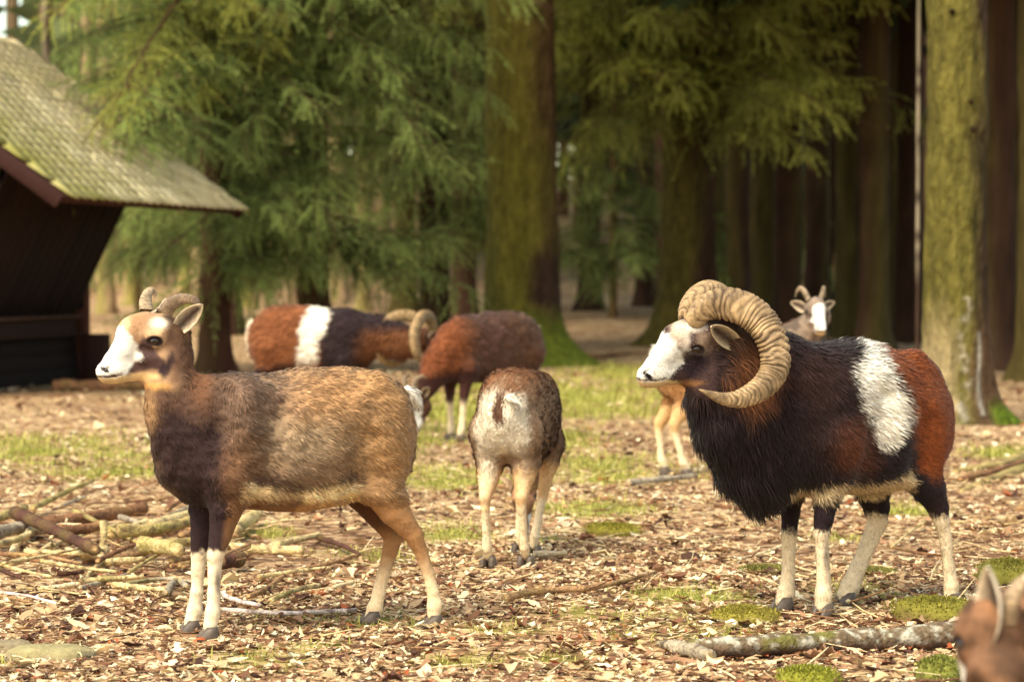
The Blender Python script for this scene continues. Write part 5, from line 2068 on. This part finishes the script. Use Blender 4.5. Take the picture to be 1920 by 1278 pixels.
def ewe_near():
    s = Sheep('mouflon_ewe', 'brown horned ewe standing side-on by the branch pile, white muzzle raised', (-0.582, 7.19), R(202), 0.0045)
    s.near, s.ewe = 1, True
    for x, t, b, w in ((318, 790, 880, .055), (345, 740, 930, .09), (390, 702, 950, .125), (440, 695, 955, .145), (500, 697, 960, .16),
                       (560, 688, 962, .17), (610, 685, 954, .17), (650, 684, 938, .165), (700, 691, 925, .15), (736, 710, 912, .125),
                       (756, 735, 892, .095), (768, 775, 858, .05)):
        p, q = s.px(x, t), s.px(x, b)
        s.sec.append((p[0], p[2], q[2], w))
    s.slim(.006)
    nk = []
    for x, y, r in ((328, 628, 30), (318, 690, 46), (328, 775, 58), (360, 860, 72)):
        p = s.px(x, y)
        nk.append((*p, r / s.scale_at(p)))
    s.chains.append((nk, 0.06, 0.72, None))
    fn = s.leg([(430, 900, 46), (424, 950, 33), (414, 1000, 23), (404, 1042, 17.5), (402, 1075, 13.5), (401, 1115, 13), (399, 1148, 16), (394, 1172, 14.5)], .075, v_top=.09)
    ff = s.leg([(392, 900, 40), (382, 955, 28), (376, 1000, 20), (373, 1040, 16.5), (371, 1075, 13.5), (369, 1110, 13), (365, 1143, 16), (358, 1168, 14.5)], -.075, v_top=-.09)
    hn = s.leg([(698, 830, 64), (706, 895, 48), (738, 955, 31), (775, 1003, 19), (790, 1035, 14.5), (803, 1075, 12.5), (812, 1110, 12.5), (815, 1135, 15.5), (814, 1152, 14)], .075, 0.04, v_top=.075)
    hf = s.leg([(690, 850, 62), (690, 915, 48), (715, 960, 33), (738, 1003, 20), (731, 1035, 15.5), (719, 1075, 14), (710, 1112, 14), (703, 1140, 16.5), (697, 1156, 15)], -.075, 0.04, v_top=-.075)
    E = s.px(280, 636)
    head_parts(s, E, axes(R(5), R(0), R(-3)), 0.95, None, EWE_HEAD)
    for sg in (1, -1):
        c3 = lambda *q: [(*s.px(a, b, 0)[[0]], sg * v, s.px(a, b, 0)[2], r) for a, b, v, r in q]
        s.carves.append((c3((662, 885, .168, .055), (652, 825, .180, .042)), .05, 1.0, None))
        s.carves.append((c3((500, 750, .168, .030), (486, 830, .170, .036), (474, 905, .160, .030)), .045, 1.0, None))
        s.carves.append((c3((396, 720, .125, .026), (392, 800, .128, .028)), .05, 1.0, None))
        s.chains.append((c3((690, 722, .085, .030), (715, 745, .08, .03)), .05, 1.0, None))
        s.chains.append((c3((440, 740, .095, .035), (430, 820, .105, .04), (425, 880, .095, .045)), .05, .8, None))
    coat = Coat((152, 118, 84))
    coat.blob(690, 770, 150, 130, (164, 126, 86), .9).blob(530, 800, 120, 100, (148, 128, 104), .85, .7).blob(600, 740, 90, 45, (170, 126, 84), .7, .8)
    coat.blob(425, 790, 85, 150, (84, 64, 54), .9, .6).blob(475, 740, 70, 45, (112, 90, 76), .8, .8)
    coat.poly([(470, 850), (560, 862), (662, 835), (672, 900), (560, 925), (470, 912)], (104, 82, 66), .55, 26, 12)  # shade along the lower flank, painted into the coat colour
    coat.blob(335, 720, 80, 130, (76, 54, 44), .95, .5).blob(376, 680, 20, 70, (116, 78, 52), .8, .8)
    coat.poly([(296, 770), (345, 770), (415, 800), (440, 850), (452, 910), (440, 960), (350, 965), (290, 905), (265, 820)], (44, 30, 30), .97, 22, 10)
    coat.blob(278, 768, 15, 36, (168, 132, 94), .6, .6)
    coat.blob(455, 890, 36, 70, (122, 88, 62), .7, .7)
    coat.poly([(455, 905), (540, 920), (600, 910), (655, 897), (672, 920), (650, 960), (600, 985), (460, 985), (448, 940)], (236, 206, 156), 1, 8, 5)
    coat.poly([(478, 880), (560, 906), (620, 898), (660, 878), (672, 893), (655, 902), (620, 914), (550, 924), (478, 912)], (60, 42, 38), .75, 9, 9)  # dark flank line above the belly, partly shading painted into the coat
    coat.blob(783, 748, 14, 18, (236, 222, 204), .9, .5)
    coat.blob(545, 770, 9, 7, (70, 46, 40), .7).blob(520, 752, 6, 4, (60, 40, 36), .6).blob(610, 702, 12, 4, (92, 58, 40), .7)
    face = Coat((162, 128, 98))
    face.blob(258, 606, 20, 26, (160, 122, 88), .8, .6).blob(236, 606, 10, 16, (216, 178, 134), .8)
    face.blob(300, 606, 20, 11, (236, 220, 200), .9).blob(292, 624, 26, 10, (214, 176, 136), .7)
    face.blob(330, 640, 18, 60, (104, 74, 58), .9, .5).blob(302, 662, 26, 14, (170, 134, 102), .6)
    face.poly([(268, 626), (281, 640), (291, 655), (301, 668), (314, 676), (306, 696), (282, 693), (262, 697), (241, 700), (236, 692), (250, 680), (257, 664), (260, 645)], (70, 50, 50), .95, 4, 3)
    face.poly([(298, 690), (312, 672), (324, 658), (330, 672), (322, 692), (308, 708), (294, 706)], (46, 34, 40), .95, 5, 3)
    face.blob(270, 706, 26, 8, (222, 186, 132), .9, .5).blob(290, 726, 30, 9, (208, 156, 92), .9, .6)

    def legs(c, P):
        Y = project(s.world(P))
        py, pxx = Y[:, 1] + (fbm(P, 60, 3) - .5) * 24, Y[:, 0]
        fr, z = P[:, 0] > 0.05, P[:, 2]
        lw = 1 - sstep(.355, .39, z)
        c = np.where((fr & (z < .42))[:, None], mixc(c, (1 - sstep(.36, .40, z)), (48, 34, 36)), c)
        back = fr & (P[:, 1] > 0)
        c = np.where(back[:, None], mixc(c, (1 - sstep(.36, .42, z)) * sstep(408, 424, pxx + (1040 - py) * -0.1), (128, 92, 64)), c)
        c = np.where(fr[:, None], mixc(c, sstep(1028, 1040, py), (228, 208, 176)), c)
        c = np.where((fr & (P[:, 1] > 0))[:, None], mixc(c, np.exp(-((pxx - 408) / 6) ** 2 - ((py - 1090) / 26) ** 2) * .8, (70, 56, 58)), c)
        hd = (~fr) & (z < .42)
        c = np.where(hd[:, None], mixc(c, lw * .9, (162, 118, 78)), c)
        c = np.where((hd & (P[:, 1] < 0))[:, None], mixc(c, sstep(.22, .3, z), (84, 54, 38)), c)
        c = np.where(hd[:, None], mixc(c, sstep(1030, 1110, py) * (z < .3), (226, 200, 162)), c)
        c = np.where((~fr)[:, None], mixc(c, np.exp(-((pxx - 700) / 26) ** 2 - ((py - 905) / 14) ** 2) * .0, (52, 36, 34)), c)
        return c
    col = side_paint(s, coat, legs, face)

    def fl(P):
        L = np.full(len(P), .023)
        L = np.where(P[:, 2] < .36, .010, L)
        L = L + (0.016 - L) * sstep(.18, .3, P[:, 0])
        L = np.where(P[:, 2] < .34, .009, L)
        hm = head_mask(s, P)
        return L * (1 - hm) + .0075 * hm * (np.linalg.norm((P - hp(s, s.hspec['eye'][0], .05, 0)), axis=1) > .021)

    def wdt(P):
        return np.where(fl(P) > .014, .0030, .0024)

    def den(P):
        return 1 + 1.6 * head_mask(s, P) + 0.8 * (P[:, 2] < .36)
    s.finish(col, fl, 120000, wdt, make_flow(s, .22), lump=0.010, density=den, tuft=.55, tone=.26, lift=.22, seed=11)
    finish_head(s, None)
    hooves(s, [(fn[-1], (1, .05)), (ff[-1], (1, .15)), (hn[-1], (1, 0)), (hf[-1], (1, .05))], .88)
    q = [(309, 586, .032, .0215), (320, 571, .042, .020), (336, 562, .052, .017), (354, 560, .062, .0135), (368, 566, .068, .010), (370, 577, .068, .007), (362, 585, .066, .003)]
    lat = s.fr[1][1]
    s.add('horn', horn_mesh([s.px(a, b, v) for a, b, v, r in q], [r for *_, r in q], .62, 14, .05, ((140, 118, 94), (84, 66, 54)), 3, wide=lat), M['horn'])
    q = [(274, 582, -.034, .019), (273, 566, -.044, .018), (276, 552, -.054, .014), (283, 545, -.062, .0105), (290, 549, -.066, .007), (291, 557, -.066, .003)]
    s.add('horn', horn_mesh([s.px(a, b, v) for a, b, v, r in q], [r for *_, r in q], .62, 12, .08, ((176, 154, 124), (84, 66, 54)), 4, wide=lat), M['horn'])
    for b, t, op in (((337, 612, .045), (379, 571, .10), (.25, 1, -.1)), ((292, 588, -.055), (309, 560, -.085), (.9, .4, -.1))):
        V, Q, c = ear_mesh(s.px(*b), s.px(*t), op, .047, .62, ((176, 150, 122), (222, 202, 172)))
        s.add('ear', (V, None, Q, c), M['skin'])
    tail_tuft(s, s.px(758, 728, 0), np.array([-.5, 0, -.55]), .055, .018, (242, 230, 212), 700)
    return s


def tail_tuft(s, p, d, L, r, rgb, n, seed=3):
    d = np.asarray(d, float) / np.linalg.norm(d)
    P = np.array([p + d * L * t for t in (0, .3, .6, .85, 1)])
    V, T, Q = tube(resample(P, 12), np.interp(np.linspace(0, 1, 12), [0, .3, .7, 1], [r * .8, r, r * .75, r * .15]), 10)
    col = np.repeat(lin(rgb)[None], len(V), 0)
    o = s.add('tail', (V, T, Q, col), M['skin'])
    # hair of the tail
    q2 = np.vstack([Q, np.stack([T[:, 0], T[:, 1], T[:, 2], T[:, 2]], 1)])
    N = vnormals(V, q2)
    fv, ft, fq, fc, fn = grow_fur(V, Q, N, n, lambda X: np.full(len(X), .03), .003, lambda X: np.tile(d, (len(X), 1)),
                                  lambda X: np.repeat(lin(rgb)[None], len(X), 0), seed, None, .45, .4)
    f = link('fur', make_mesh('fur', fv, ft, fq, M['fur'], fc, True, fn), o)
    f['kind'] = 'stuff'


def ram_near():
    s = Sheep('mouflon_ram', 'dark ram with great curled ribbed horns and white saddle patch, standing side-on', (1.093, 7.685), R(210), 0.0047)
    s.near, s.ewe = 1, False
    for x, t, b, w in ((1385, 700, 890, .08), (1420, 655, 920, .12), (1480, 634, 928, .155), (1550, 640, 926, .175), (1600, 638, 928, .185),
                       (1650, 646, 925, .185), (1690, 655, 908, .175), (1720, 676, 890, .155), (1742, 705, 875, .13), (1756, 750, 850, .09), (1762, 785, 830, .05)):
        p, q = s.px(x, t), s.px(x, b)
        s.sec.append((p[0], p[2], q[2], w))
    s.slim(.010)
    nk = []
    for x, y, r in ((1335, 655, 50), (1352, 715, 72), (1385, 780, 84), (1435, 820, 95)):
        p = s.px(x, y)
        nk.append((*p, r / s.scale_at(p)))
    s.chains.append((nk, 0.06, 0.75, None))
    nk = []
    for x, y, r in ((1345, 645, 44), (1395, 655, 58), (1450, 690, 62)):
        p = s.px(x, y)
        nk.append((*p, r / s.scale_at(p)))
    s.chains.append((nk, 0.05, 0.8, None))
    nk = []
    for x, y, r in ((1365, 790, 48), (1395, 860, 48), (1420, 905, 28), (1450, 900, 36)):
        p = s.px(x, y)
        nk.append((*p, r / s.scale_at(p)))
    s.chains.append((nk, 0.06, 0.7, None))
    fn = s.leg([(1560, 830, 58), (1556, 880, 38), (1551, 930, 26), (1545, 970, 20), (1540, 1000, 17), (1542, 1035, 13.5), (1544, 1080, 14), (1544, 1113, 18), (1543, 1134, 17)], .09, 0.04, v_top=.10)
    ff = s.leg([(1490, 860, 45), (1485, 915, 25), (1482, 960, 19), (1480, 995, 16), (1479, 1035, 13.5), (1478, 1078, 14), (1474, 1110, 17.5), (1468, 1128, 16.5)], -.09, 0.04, v_top=-.09)
    hn = s.leg([(1705, 800, 66), (1722, 870, 46), (1742, 915, 32), (1758, 950, 22), (1765, 975, 17), (1773, 1010, 13), (1779, 1060, 12.5), (1784, 1098, 15.5), (1783, 1118, 15)], .09, 0.04, v_top=.085)
    hf = s.leg([(1650, 850, 60), (1636, 920, 34), (1643, 950, 27), (1645, 978, 20.5), (1630, 1015, 17), (1610, 1060, 16.5), (1594, 1098, 19), (1586, 1114, 18)], -.09, 0.04, v_top=-.085)
    E = s.px(1292, 648)
    head_parts(s, E, axes(R(-5), R(0), R(-9)), 0.93, None, RAM_HEAD)
    for sg in (1, -1):
        c3 = lambda *q: [(*s.px(a, b, 0)[[0]], sg * v, s.px(a, b, 0)[2], r) for a, b, v, r in q]
        s.carves.append((c3((1672, 870, .180, .055), (1668, 800, .195, .045)), .055, 1.0, None))
        s.carves.append((c3((1590, 740, .190, .035), (1582, 820, .185, .038), (1572, 890, .175, .030)), .05, 1.0, None))
        s.chains.append((c3((1682, 678, .095, .028), (1702, 698, .09, .028)), .05, 1.0, None))
    coat = Coat((36, 26, 28))
    coat.blob(1530, 700, 60, 50, (76, 48, 38), .35, .9).blob(1600, 835, 34, 48, (108, 60, 35), .8, .7).blob(1560, 800, 60, 60, (64, 42, 36), .4, .9)
    coat.blob(1405, 690, 48, 66, (118, 74, 46), .85, .5).blob(1345, 620, 40, 30, (110, 78, 56), .7)
    coat.poly([(1622, 630), (1690, 640), (1750, 650), (1810, 690), (1850, 800), (1840, 900), (1745, 900), (1718, 872), (1708, 800), (1700, 730), (1665, 690), (1630, 650)], (126, 66, 33), .95, 12, 8)
    coat.blob(1735, 690, 30, 60, (96, 50, 28), .5, .8, .6)
    coat.poly([(1570, 906), (1640, 908), (1690, 893), (1706, 878), (1716, 905), (1660, 960), (1560, 960), (1480, 950), (1485, 920)], (208, 184, 144), 1, 7, 5)
    P2 = [(842, 268), (872, 275), (905, 340), (955, 400), (992, 470), (1004, 520), (986, 578), (950, 610), (912, 626), (886, 560), (860, 500), (838, 440), (826, 390), (838, 340)]
    coat.poly([(1130 + a * 1.01 / 1.7747, 470 + b * 1.03 / 1.7747) for a, b in P2], (236, 228, 212), 1, 10, 13)
    face = Coat((64, 46, 44))
    face.blob(1300, 612, 24, 10, (216, 204, 188), .9).blob(1283, 634, 10, 22, (206, 192, 176), .8, .6).blob(1288, 660, 10, 9, (190, 178, 164), .8)
    face.blob(1270, 620, 12, 26, (214, 190, 166), .85).blob(1300, 680, 26, 26, (36, 26, 32), .9, .5).blob(1268, 662, 7, 10, (60, 46, 46), .8)
    face.blob(1290, 718, 30, 6, (160, 112, 66), .5).blob(1320, 640, 14, 20, (150, 128, 108), .6)

    def legs(c, P):
        Y = project(s.world(P))
        py, pxx = Y[:, 1] + (fbm(P, 60, 3) - .5) * 26, Y[:, 0]
        fr, z = P[:, 0] > 0.0, P[:, 2]
        c = mixc(c, (1 - sstep(.37, .42, z)) * (1 - sstep(890, 880, py)) * np.where(fr, 1, 1), (42, 30, 32)) if False else c
        c = np.where(fr[:, None], mixc(c, 1 - sstep(.33, .37, z), (40, 29, 32)), c)
        c = np.where((~fr)[:, None], mixc(c, (1 - sstep(.36, .42, z)) * sstep(.0, .05, -P[:, 0] - .1), (44, 30, 31)), c)
        cut = np.where(fr, 994, 966)
        c = mixc(c, sstep(-6, 6, py - cut) * (z < .33), (228, 206, 172))
        c = np.where((fr & (P[:, 1] > 0))[:, None], mixc(c, np.exp(-((pxx - 1549) / 5) ** 2 - ((py - 1040) / 30) ** 2) * .8, (70, 58, 62)), c)
        return c
    col = side_paint(s, coat, legs, face)

    def fl(P):
        X = near_side(s, P)
        L = np.full(len(P), .024)
        mane = 1 - sstep(1420, 1500, X[:, 0])
        L = L + mane * .036 + .035 * np.exp(-((X[:, 0] - 1405) / 50) ** 2 - ((X[:, 1] - 915) / 45) ** 2)
        L = L + .026 * np.exp(-((X[:, 0] - 1590) / 60) ** 2 - ((X[:, 1] - 640) / 30) ** 2)
        L = L - .010 * sstep(1700, 1740, X[:, 0])
        L = L + .006 * (poly_sd([(1150 + a / 1.7747, 480 + b / 1.7747) for a, b in P2], X) < 0)
        L = np.where(P[:, 2] < .33, .010, L)
        hm = head_mask(s, P, -.05)
        return L * (1 - hm) + .008 * hm * (np.linalg.norm((P - hp(s, s.hspec['eye'][0], .055, 0)), axis=1) > .022)

    def wdt(P):
        return np.where(fl(P) > .014, .0036, .0026)

    def den(P):
        return 1 + 1.6 * head_mask(s, P) + 0.8 * (P[:, 2] < .33)
    s.finish(col, fl, 105000, wdt, make_flow(s, .22, .3), lump=0.005, density=den, tuft=.4, lift=.4, tone=.2, seed=12)
    finish_head(s, None)
    hooves(s, [(fn[-1], (.9, .5)), (ff[-1], (1, .1)), (hn[-1], (1, .1)), (hf[-1], (1, .05))], 1.0)
    q = [(535, 470, 82), (575, 370, 100), (690, 295, 126), (840, 285, 146), (980, 330, 148), (1100, 415, 145), (1185, 530, 140), (1235, 660, 136), (1250, 790, 132),
         (1225, 900, 124), (1150, 1005, 112), (1040, 1080, 97), (920, 1125, 78), (800, 1125, 58), (690, 1090, 36), (572, 1040, 5)]
    vv = np.interp(np.arange(16), [0, 1, 2, 4, 6, 8, 10, 13, 15], [.03, .045, .065, .115, .155, .18, .19, .195, .195])
    near = np.array([s.px(1190 + a / 4.732, 510 + b / 4.732, v) for (a, b, r), v in zip(q, vv)])
    rad = [r / 4.732 / s.scale_at(p) for (a, b, r), p in zip(q, near)]
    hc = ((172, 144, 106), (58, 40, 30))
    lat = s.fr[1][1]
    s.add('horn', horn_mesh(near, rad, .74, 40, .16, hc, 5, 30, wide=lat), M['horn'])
    H = (near - s.fr[0]) @ s.fr[1].T
    H[:, 1] *= -np.interp(np.arange(16), [0, 5, 10, 15], [1, 1, .75, .45])
    H[:, 0] += np.interp(np.arange(16), [0, 8, 15], [0, 0, -.05])
    far = s.fr[0] + H @ s.fr[1]
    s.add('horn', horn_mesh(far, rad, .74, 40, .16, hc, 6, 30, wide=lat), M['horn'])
    V, Q, c = ear_mesh(s.px(1372, 640, .075), s.px(1334, 612, .125), (.3, 1, -.2), .05, .75, ((186, 160, 128), (214, 192, 156)))
    s.add('ear', (V, None, Q, c), M['skin'])
    V, Q, c = ear_mesh(hp(s, -.07, -.06, .02), hp(s, -.02, -.13, .05), (.3, -1, -.2), .05, .75, ((186, 160, 128), (214, 192, 156)))
    s.add('ear', (V, None, Q, c), M['skin'])
    tail_tuft(s, s.px(1762, 740, -.02), np.array([-.35, 0, -.9]), .10, .024, (170, 110, 60), 500)
    return s


# ------------------------------------------------------------------ the sheep farther off, in their own axes
SEC_EWE = [(.36, .56, .45, .05), (.32, .66, .38, .09), (.25, .72, .35, .125), (.17, .73, .345, .145), (.08, .73, .335, .16), (-.01, .745, .33, .17),
           (-.10, .75, .34, .17), (-.16, .75, .36, .165), (-.24, .74, .38, .15), (-.31, .70, .40, .125), (-.35, .66, .43, .095), (-.38, .59, .49, .05)]
LEG_F = [(.24, .44, .06), (.245, .36, .045), (.255, .28, .03), (.262, .235, .025), (.263, .19, .0195), (.265, .12, .019), (.268, .075, .0235), (.278, .045, .021)]
LEG_H = [(-.24, .50, .10), (-.23, .42, .075), (-.275, .34, .05), (-.33, .27, .029), (-.335, .225, .0215), (-.325, .15, .0185), (-.322, .10, .0185), (-.318, .075, .023), (-.305, .045, .021)]


def far_sheep(name, label, O, yaw, scale, E, head_axes, hs, neck, colour_body, horn=None, ewe=True, h=.011, fur=14000, leg_shift=None, furl=.03,
              feet_dirs=(1, 0), ears=True, tail=(242, 232, 214), face=(150, 112, 84), fw=.008, slim=1.0, tuck=0.0, horn_k=1.0):
    s = Sheep(name, label, O, yaw, h)
    s.near, s.ewe = 1, ewe
    if isinstance(E[0], str):
        E = s.own(E[1])
    s.sec = [(x * scale, t * scale, b * scale + tuck, w * scale * slim * .93) for x, t, b, w in SEC_EWE]
    leg_shift = leg_shift or {}
    feet = []
    for nm, L, sg in (('fl', LEG_F, 1), ('fr', LEG_F, -1), ('hl', LEG_H, 1), ('hr', LEG_H, -1)):
        dx, dy = leg_shift.get(nm, (0, 0))
        pts = []
        for i, (x, z, r) in enumerate(L):
            t = np.clip((L[0][1] - z) / L[0][1], 0, 1)
            pts.append(((x + dx * t) * scale, (sg * .08 * slim + dy * t) * scale, z * scale, r * scale * (.9 if slim < 1 else 1)))
        s.chains.append((pts, .035 * scale, .9, None))
        feet.append((pts[-1], (1, .02)))
    s.chains.append(([tuple(np.array(p) * 1.0) for p in neck], .06, .75, None))
    head_parts(s, np.array(E), head_axes, hs, None, EWE_HEAD if ewe else RAM_HEAD)

    def colour(P):
        c = colour_body(P, s)
        z = P[:, 2] / scale
        c = mixc(c, (1 - sstep(.20, .25, z + (fbm(P, 40, 1) - .5) * .06)), (226, 204, 168))
        H = (P - s.fr[0]) @ s.fr[1].T / s.hs
        hm = head_mask(s, P)
        cf = mixc(np.repeat(lin(face)[None], len(P), 0) * (0.8 + .4 * fbm(P, 30, 5))[:, None], sstep(.5, .66, fbm(P, 22, 15)) * .75, np.array(face) * .55)
        cf = mixc(cf, sstep(.52, .66, fbm(P, 18, 25)) * .6, np.minimum(np.array(face) * 1.3, 225))
        ch = head_paint(cf, H, ewe)
        return c + (ch - c) * hm[:, None]

    def fl(P):
        L = np.where(P[:, 2] < .36 * scale, .010, furl)
        hm = head_mask(s, P)
        return L * (1 - hm) + .008 * hm
    s.finish(colour, fl, fur, fw, make_flow(s, .25 * scale, .3), lump=.008, tuft=.6, seed=int(abs(O[0] * 100)) + 5)
    finish_head(s, None)
    hooves(s, feet, scale * 1.05)
    if horn:
        P, rad, flat, nr, cols = horn
        P = np.array(P)
        for sg in (1, -1):
            Q = P.copy()
            Q[:, 1] *= sg
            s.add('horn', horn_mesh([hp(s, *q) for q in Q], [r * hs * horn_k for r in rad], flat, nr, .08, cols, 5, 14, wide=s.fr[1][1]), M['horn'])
    if isinstance(ears, list):
        for b, t, op in ears:
            V, Q, c = ear_mesh(s.own(b), s.own(t), s.A @ np.array(op, float), .062, .7, ((224, 212, 192), (224, 206, 178)))
            s.add('ear', (V, None, Q, c), M['skin'])
        for q in ([(1888, 1160, 3.78), (1900, 1115, 3.76), (1925, 1085, 3.76), (1958, 1080, 3.78), (1978, 1105, 3.8)], [(1930, 1160, 3.8), (1960, 1120, 3.85), (2000, 1095, 3.9), (2040, 1110, 3.92)]):
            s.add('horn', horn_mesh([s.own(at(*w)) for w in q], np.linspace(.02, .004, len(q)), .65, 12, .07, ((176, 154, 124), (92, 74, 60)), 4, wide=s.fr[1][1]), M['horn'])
    elif ears:
        for sg in (1, -1):
            V, Q, c = ear_mesh(hp(s, -.045, sg * .045, .02), hp(s, -.075, sg * .115, .055), np.array([.8, sg * .5, -.2]) @ s.fr[1], .048 * hs, .6, ((150, 124, 98), (215, 195, 165)))
            s.add('ear', (V, None, Q, c), M['skin'])
    if tail:
        tail_tuft(s, np.array([-.355 * scale, 0, .66 * scale]), (-.35, 0, -.9), .09 * scale, .026 * scale, tail, 300)
    return s


RAM_HORN = ([(-.02, .035, .07), (-.045, .055, .11), (-.11, .085, .145), (-.19, .12, .13), (-.25, .155, .07), (-.275, .18, -.02), (-.25, .195, -.11), (-.18, .20, -.165), (-.10, .20, -.175), (-.03, .195, -.15), (.01, .19, -.13)],
            [.036, .042, .046, .046, .045, .043, .039, .032, .024, .013, .004], .72, 36, ((160, 132, 92), (70, 50, 36)))
EWE_HORN = ([(-.03, .03, .06), (-.045, .045, .10), (-.08, .06, .125), (-.115, .072, .11), (-.125, .078, .085)], [.02, .018, .014, .009, .003], .65, 12, ((150, 130, 104), (86, 68, 54)))


HERD = []


def herd():
    ewe_near()
    ram_near()

    # young ewe seen from behind, grazing
    def juv(P, s):
        sc = .9
        u, v, z = P[:, 0] / sc, P[:, 1] / sc, P[:, 2] / sc
        n = fbm(P, 20, 2) - .5
        c = np.repeat(lin((146, 118, 92))[None], len(P), 0)
        c = mixc(c, sstep(.62, .72, z + n * .2), (118, 80, 54))
        c = mixc(c, (1 - sstep(.1, .16, np.abs(z - .45) + n * .1)) * sstep(-.2, .0, u) * .4, (96, 66, 50))
        c = mixc(c, (1 - sstep(.36, .39, z + n * .05)) * (u < .28), (206, 166, 118))
        c = mixc(c, sstep(.27, .33, -u + n * .05) * (1 - sstep(.095, .125, np.abs(v) + n * .06)) * sstep(.22, .46, z + n * .2) * (1 - sstep(.64, .69, z + n * .08)) * .95, (234, 220, 196))
        c = mixc(c, sstep(.30, .34, -u) * (1 - sstep(.014, .026, np.abs(v))) * (1 - sstep(.66, .69, z)) * sstep(.53, .57, z), (96, 68, 52))
        return c
    HERD.append(None)
    HERD[-1] = far_sheep('mouflon_ewe', 'young brown ewe seen from behind with white rump, between the ewe and ram', (0.035, 9.0), R(76), .9,
              (.60, .14, .16), axes(R(10), R(-62)), .85, [(.27, .02, .52, .10), (.42, .07, .40, .075), (.56, .10, .25, .055)], juv, EWE_HORN, True, .0075, 40000,
              {'fl': (-.12, -.02), 'fr': (-.20, .05), 'hl': (.0, -.01), 'hr': (.06, -.01)}, .020, tail=None, fw=.0042, slim=.84, tuck=.035)
    tail_tuft(HERD[-1], np.array([-.32, -.03, .585]), (-.5, -.75, -.25), .06, .014, (236, 226, 208), 250)

    # grazing ram behind, turned to the left, horns toward the viewer
    def ramc(P, s):
        n = fbm(P, 14, 2) - .5
        u, z = P[:, 0], P[:, 2]
        c = np.repeat(lin((94, 64, 47))[None], len(P), 0)
        c = mixc(c, (1 - sstep(.1, .2, np.abs(u - .12 + n * .2))) * .7, (84, 58, 50))
        c = mixc(c, sstep(.2, .36, u + n * .1), (120, 68, 40))
        c = mixc(c, 1 - sstep(.40, .46, z + n * .1), (66, 40, 36))
        c = mixc(c, sstep(.36, .39, -u + n * .03), (226, 206, 176))
        return c
    far_sheep('mouflon_ewe', 'reddish brown sheep with lowered hidden head, before the big mossy trunk', (-.14, 15.6), R(222), 1.03,
              (.56, -.02, .24), axes(R(-4), R(-50), R(0)), 1.0, [(.28, 0, .56, .14), (.40, 0, .46, .11), (.50, 0, .33, .07)], ramc, EWE_HORN, True, .011, 18000, furl=.035,
              leg_shift={'fl': (.02, 0), 'fr': (-.05, 0)}, tail=(226, 206, 176), face=(90, 60, 46))

    # ram with a white saddle, turned to the right, behind the near ewe
    def ramd(P, s):
        n = fbm(P, 14, 2) - .5
        u, z = P[:, 0], P[:, 2]
        c = np.repeat(lin((126, 76, 46))[None], len(P), 0)
        c = mixc(c, sstep(.10, .14, u + n * .06), (46, 34, 36))
        c = mixc(c, (1 - sstep(.055, .085, np.abs(u - .05 + (z - .6) * -.15 + n * .09))) * sstep(.42, .5, z), (242, 232, 214))
        c = mixc(c, sstep(.30, .42, u + n * .1) * (1 - sstep(.62, .7, z)) * .9, (112, 70, 42))
        c = mixc(c, 1 - sstep(.40, .46, z + n * .1), (46, 32, 34))
        c = mixc(c, sstep(.365, .39, -u + n * .02), (238, 218, 186))
        return c
    far_sheep('mouflon_ram', 'red and black ram with broad white saddle, half hidden behind the near ewe', (-1.27, 16.2), R(-12), 1.07,
              ('w', at(803, 642, 16.1)), axes(R(54), R(-16), R(0)), .95, [(.28, 0, .60, .16), (.46, 0, .62, .125), (.60, -.02, .58, .11), (.68, -.04, .57, .085)], ramd, RAM_HORN, False, .011, 20000, furl=.038,
              tail=(238, 222, 196), face=(90, 60, 46), horn_k=.85)

    # ewe looking over the near ram's back
    def ewed(P, s):
        n = fbm(P, 14, 2) - .5
        u, z = P[:, 0], P[:, 2]
        c = np.repeat(lin((172, 124, 80))[None], len(P), 0)
        c = mixc(c, sstep(.1, .3, u + n * .1), (110, 80, 62))
        c = mixc(c, 1 - sstep(.33, .38, z + n * .1), (206, 166, 116))
        return c
    far_sheep('mouflon_ewe', 'pale-faced horned ewe peering toward the camera over the near ram', (1.07, 12.75), R(8), .98,
              (.43, -.10, .815), axes(R(-92), R(4), R(0)), .98, [(.25, 0, .60, .12), (.38, -.02, .70, .085), (.46, -.05, .79, .06)], ewed, EWE_HORN, True, .009, 12000, furl=.024,
              face=(122, 106, 92), leg_shift={'hl': (-.0, 0), 'hr': (.09, .0)})

    # ewe close to the camera, only its head in the corner of the picture
    def ewef(P, s):
        n = fbm(P, 26, 2) - .5
        c = np.repeat(lin((140, 98, 66))[None], len(P), 0)
        c = mixc(c, sstep(.0, .14, n), (96, 60, 40))
        c = mixc(c, sstep(.02, .16, fbm(P, 17, 9) - .5), (176, 146, 116))
        return c
    far_sheep('mouflon_ewe', 'out-of-focus brown ewe in the near corner with only its eared head showing', (1.16, 3.86), R(176), .95,
              ('w', at(1858, 1206, 3.82)), axes(R(-80), R(-34), R(0)), .98, [(.20, 0, .44, .12), (.29, 0, .45, .09), (.36, 0, .455, .066)], ewef, None, True, .006, 30000, furl=.02,
              face=(118, 86, 64), fw=.004, ears=[(at(1862, 1186, 3.79), at(1850, 1064, 3.74), (-.85, -.42, .1)), (at(1990, 1180, 3.85), at(2040, 1090, 3.9), (0, 1, 0))])


herd()
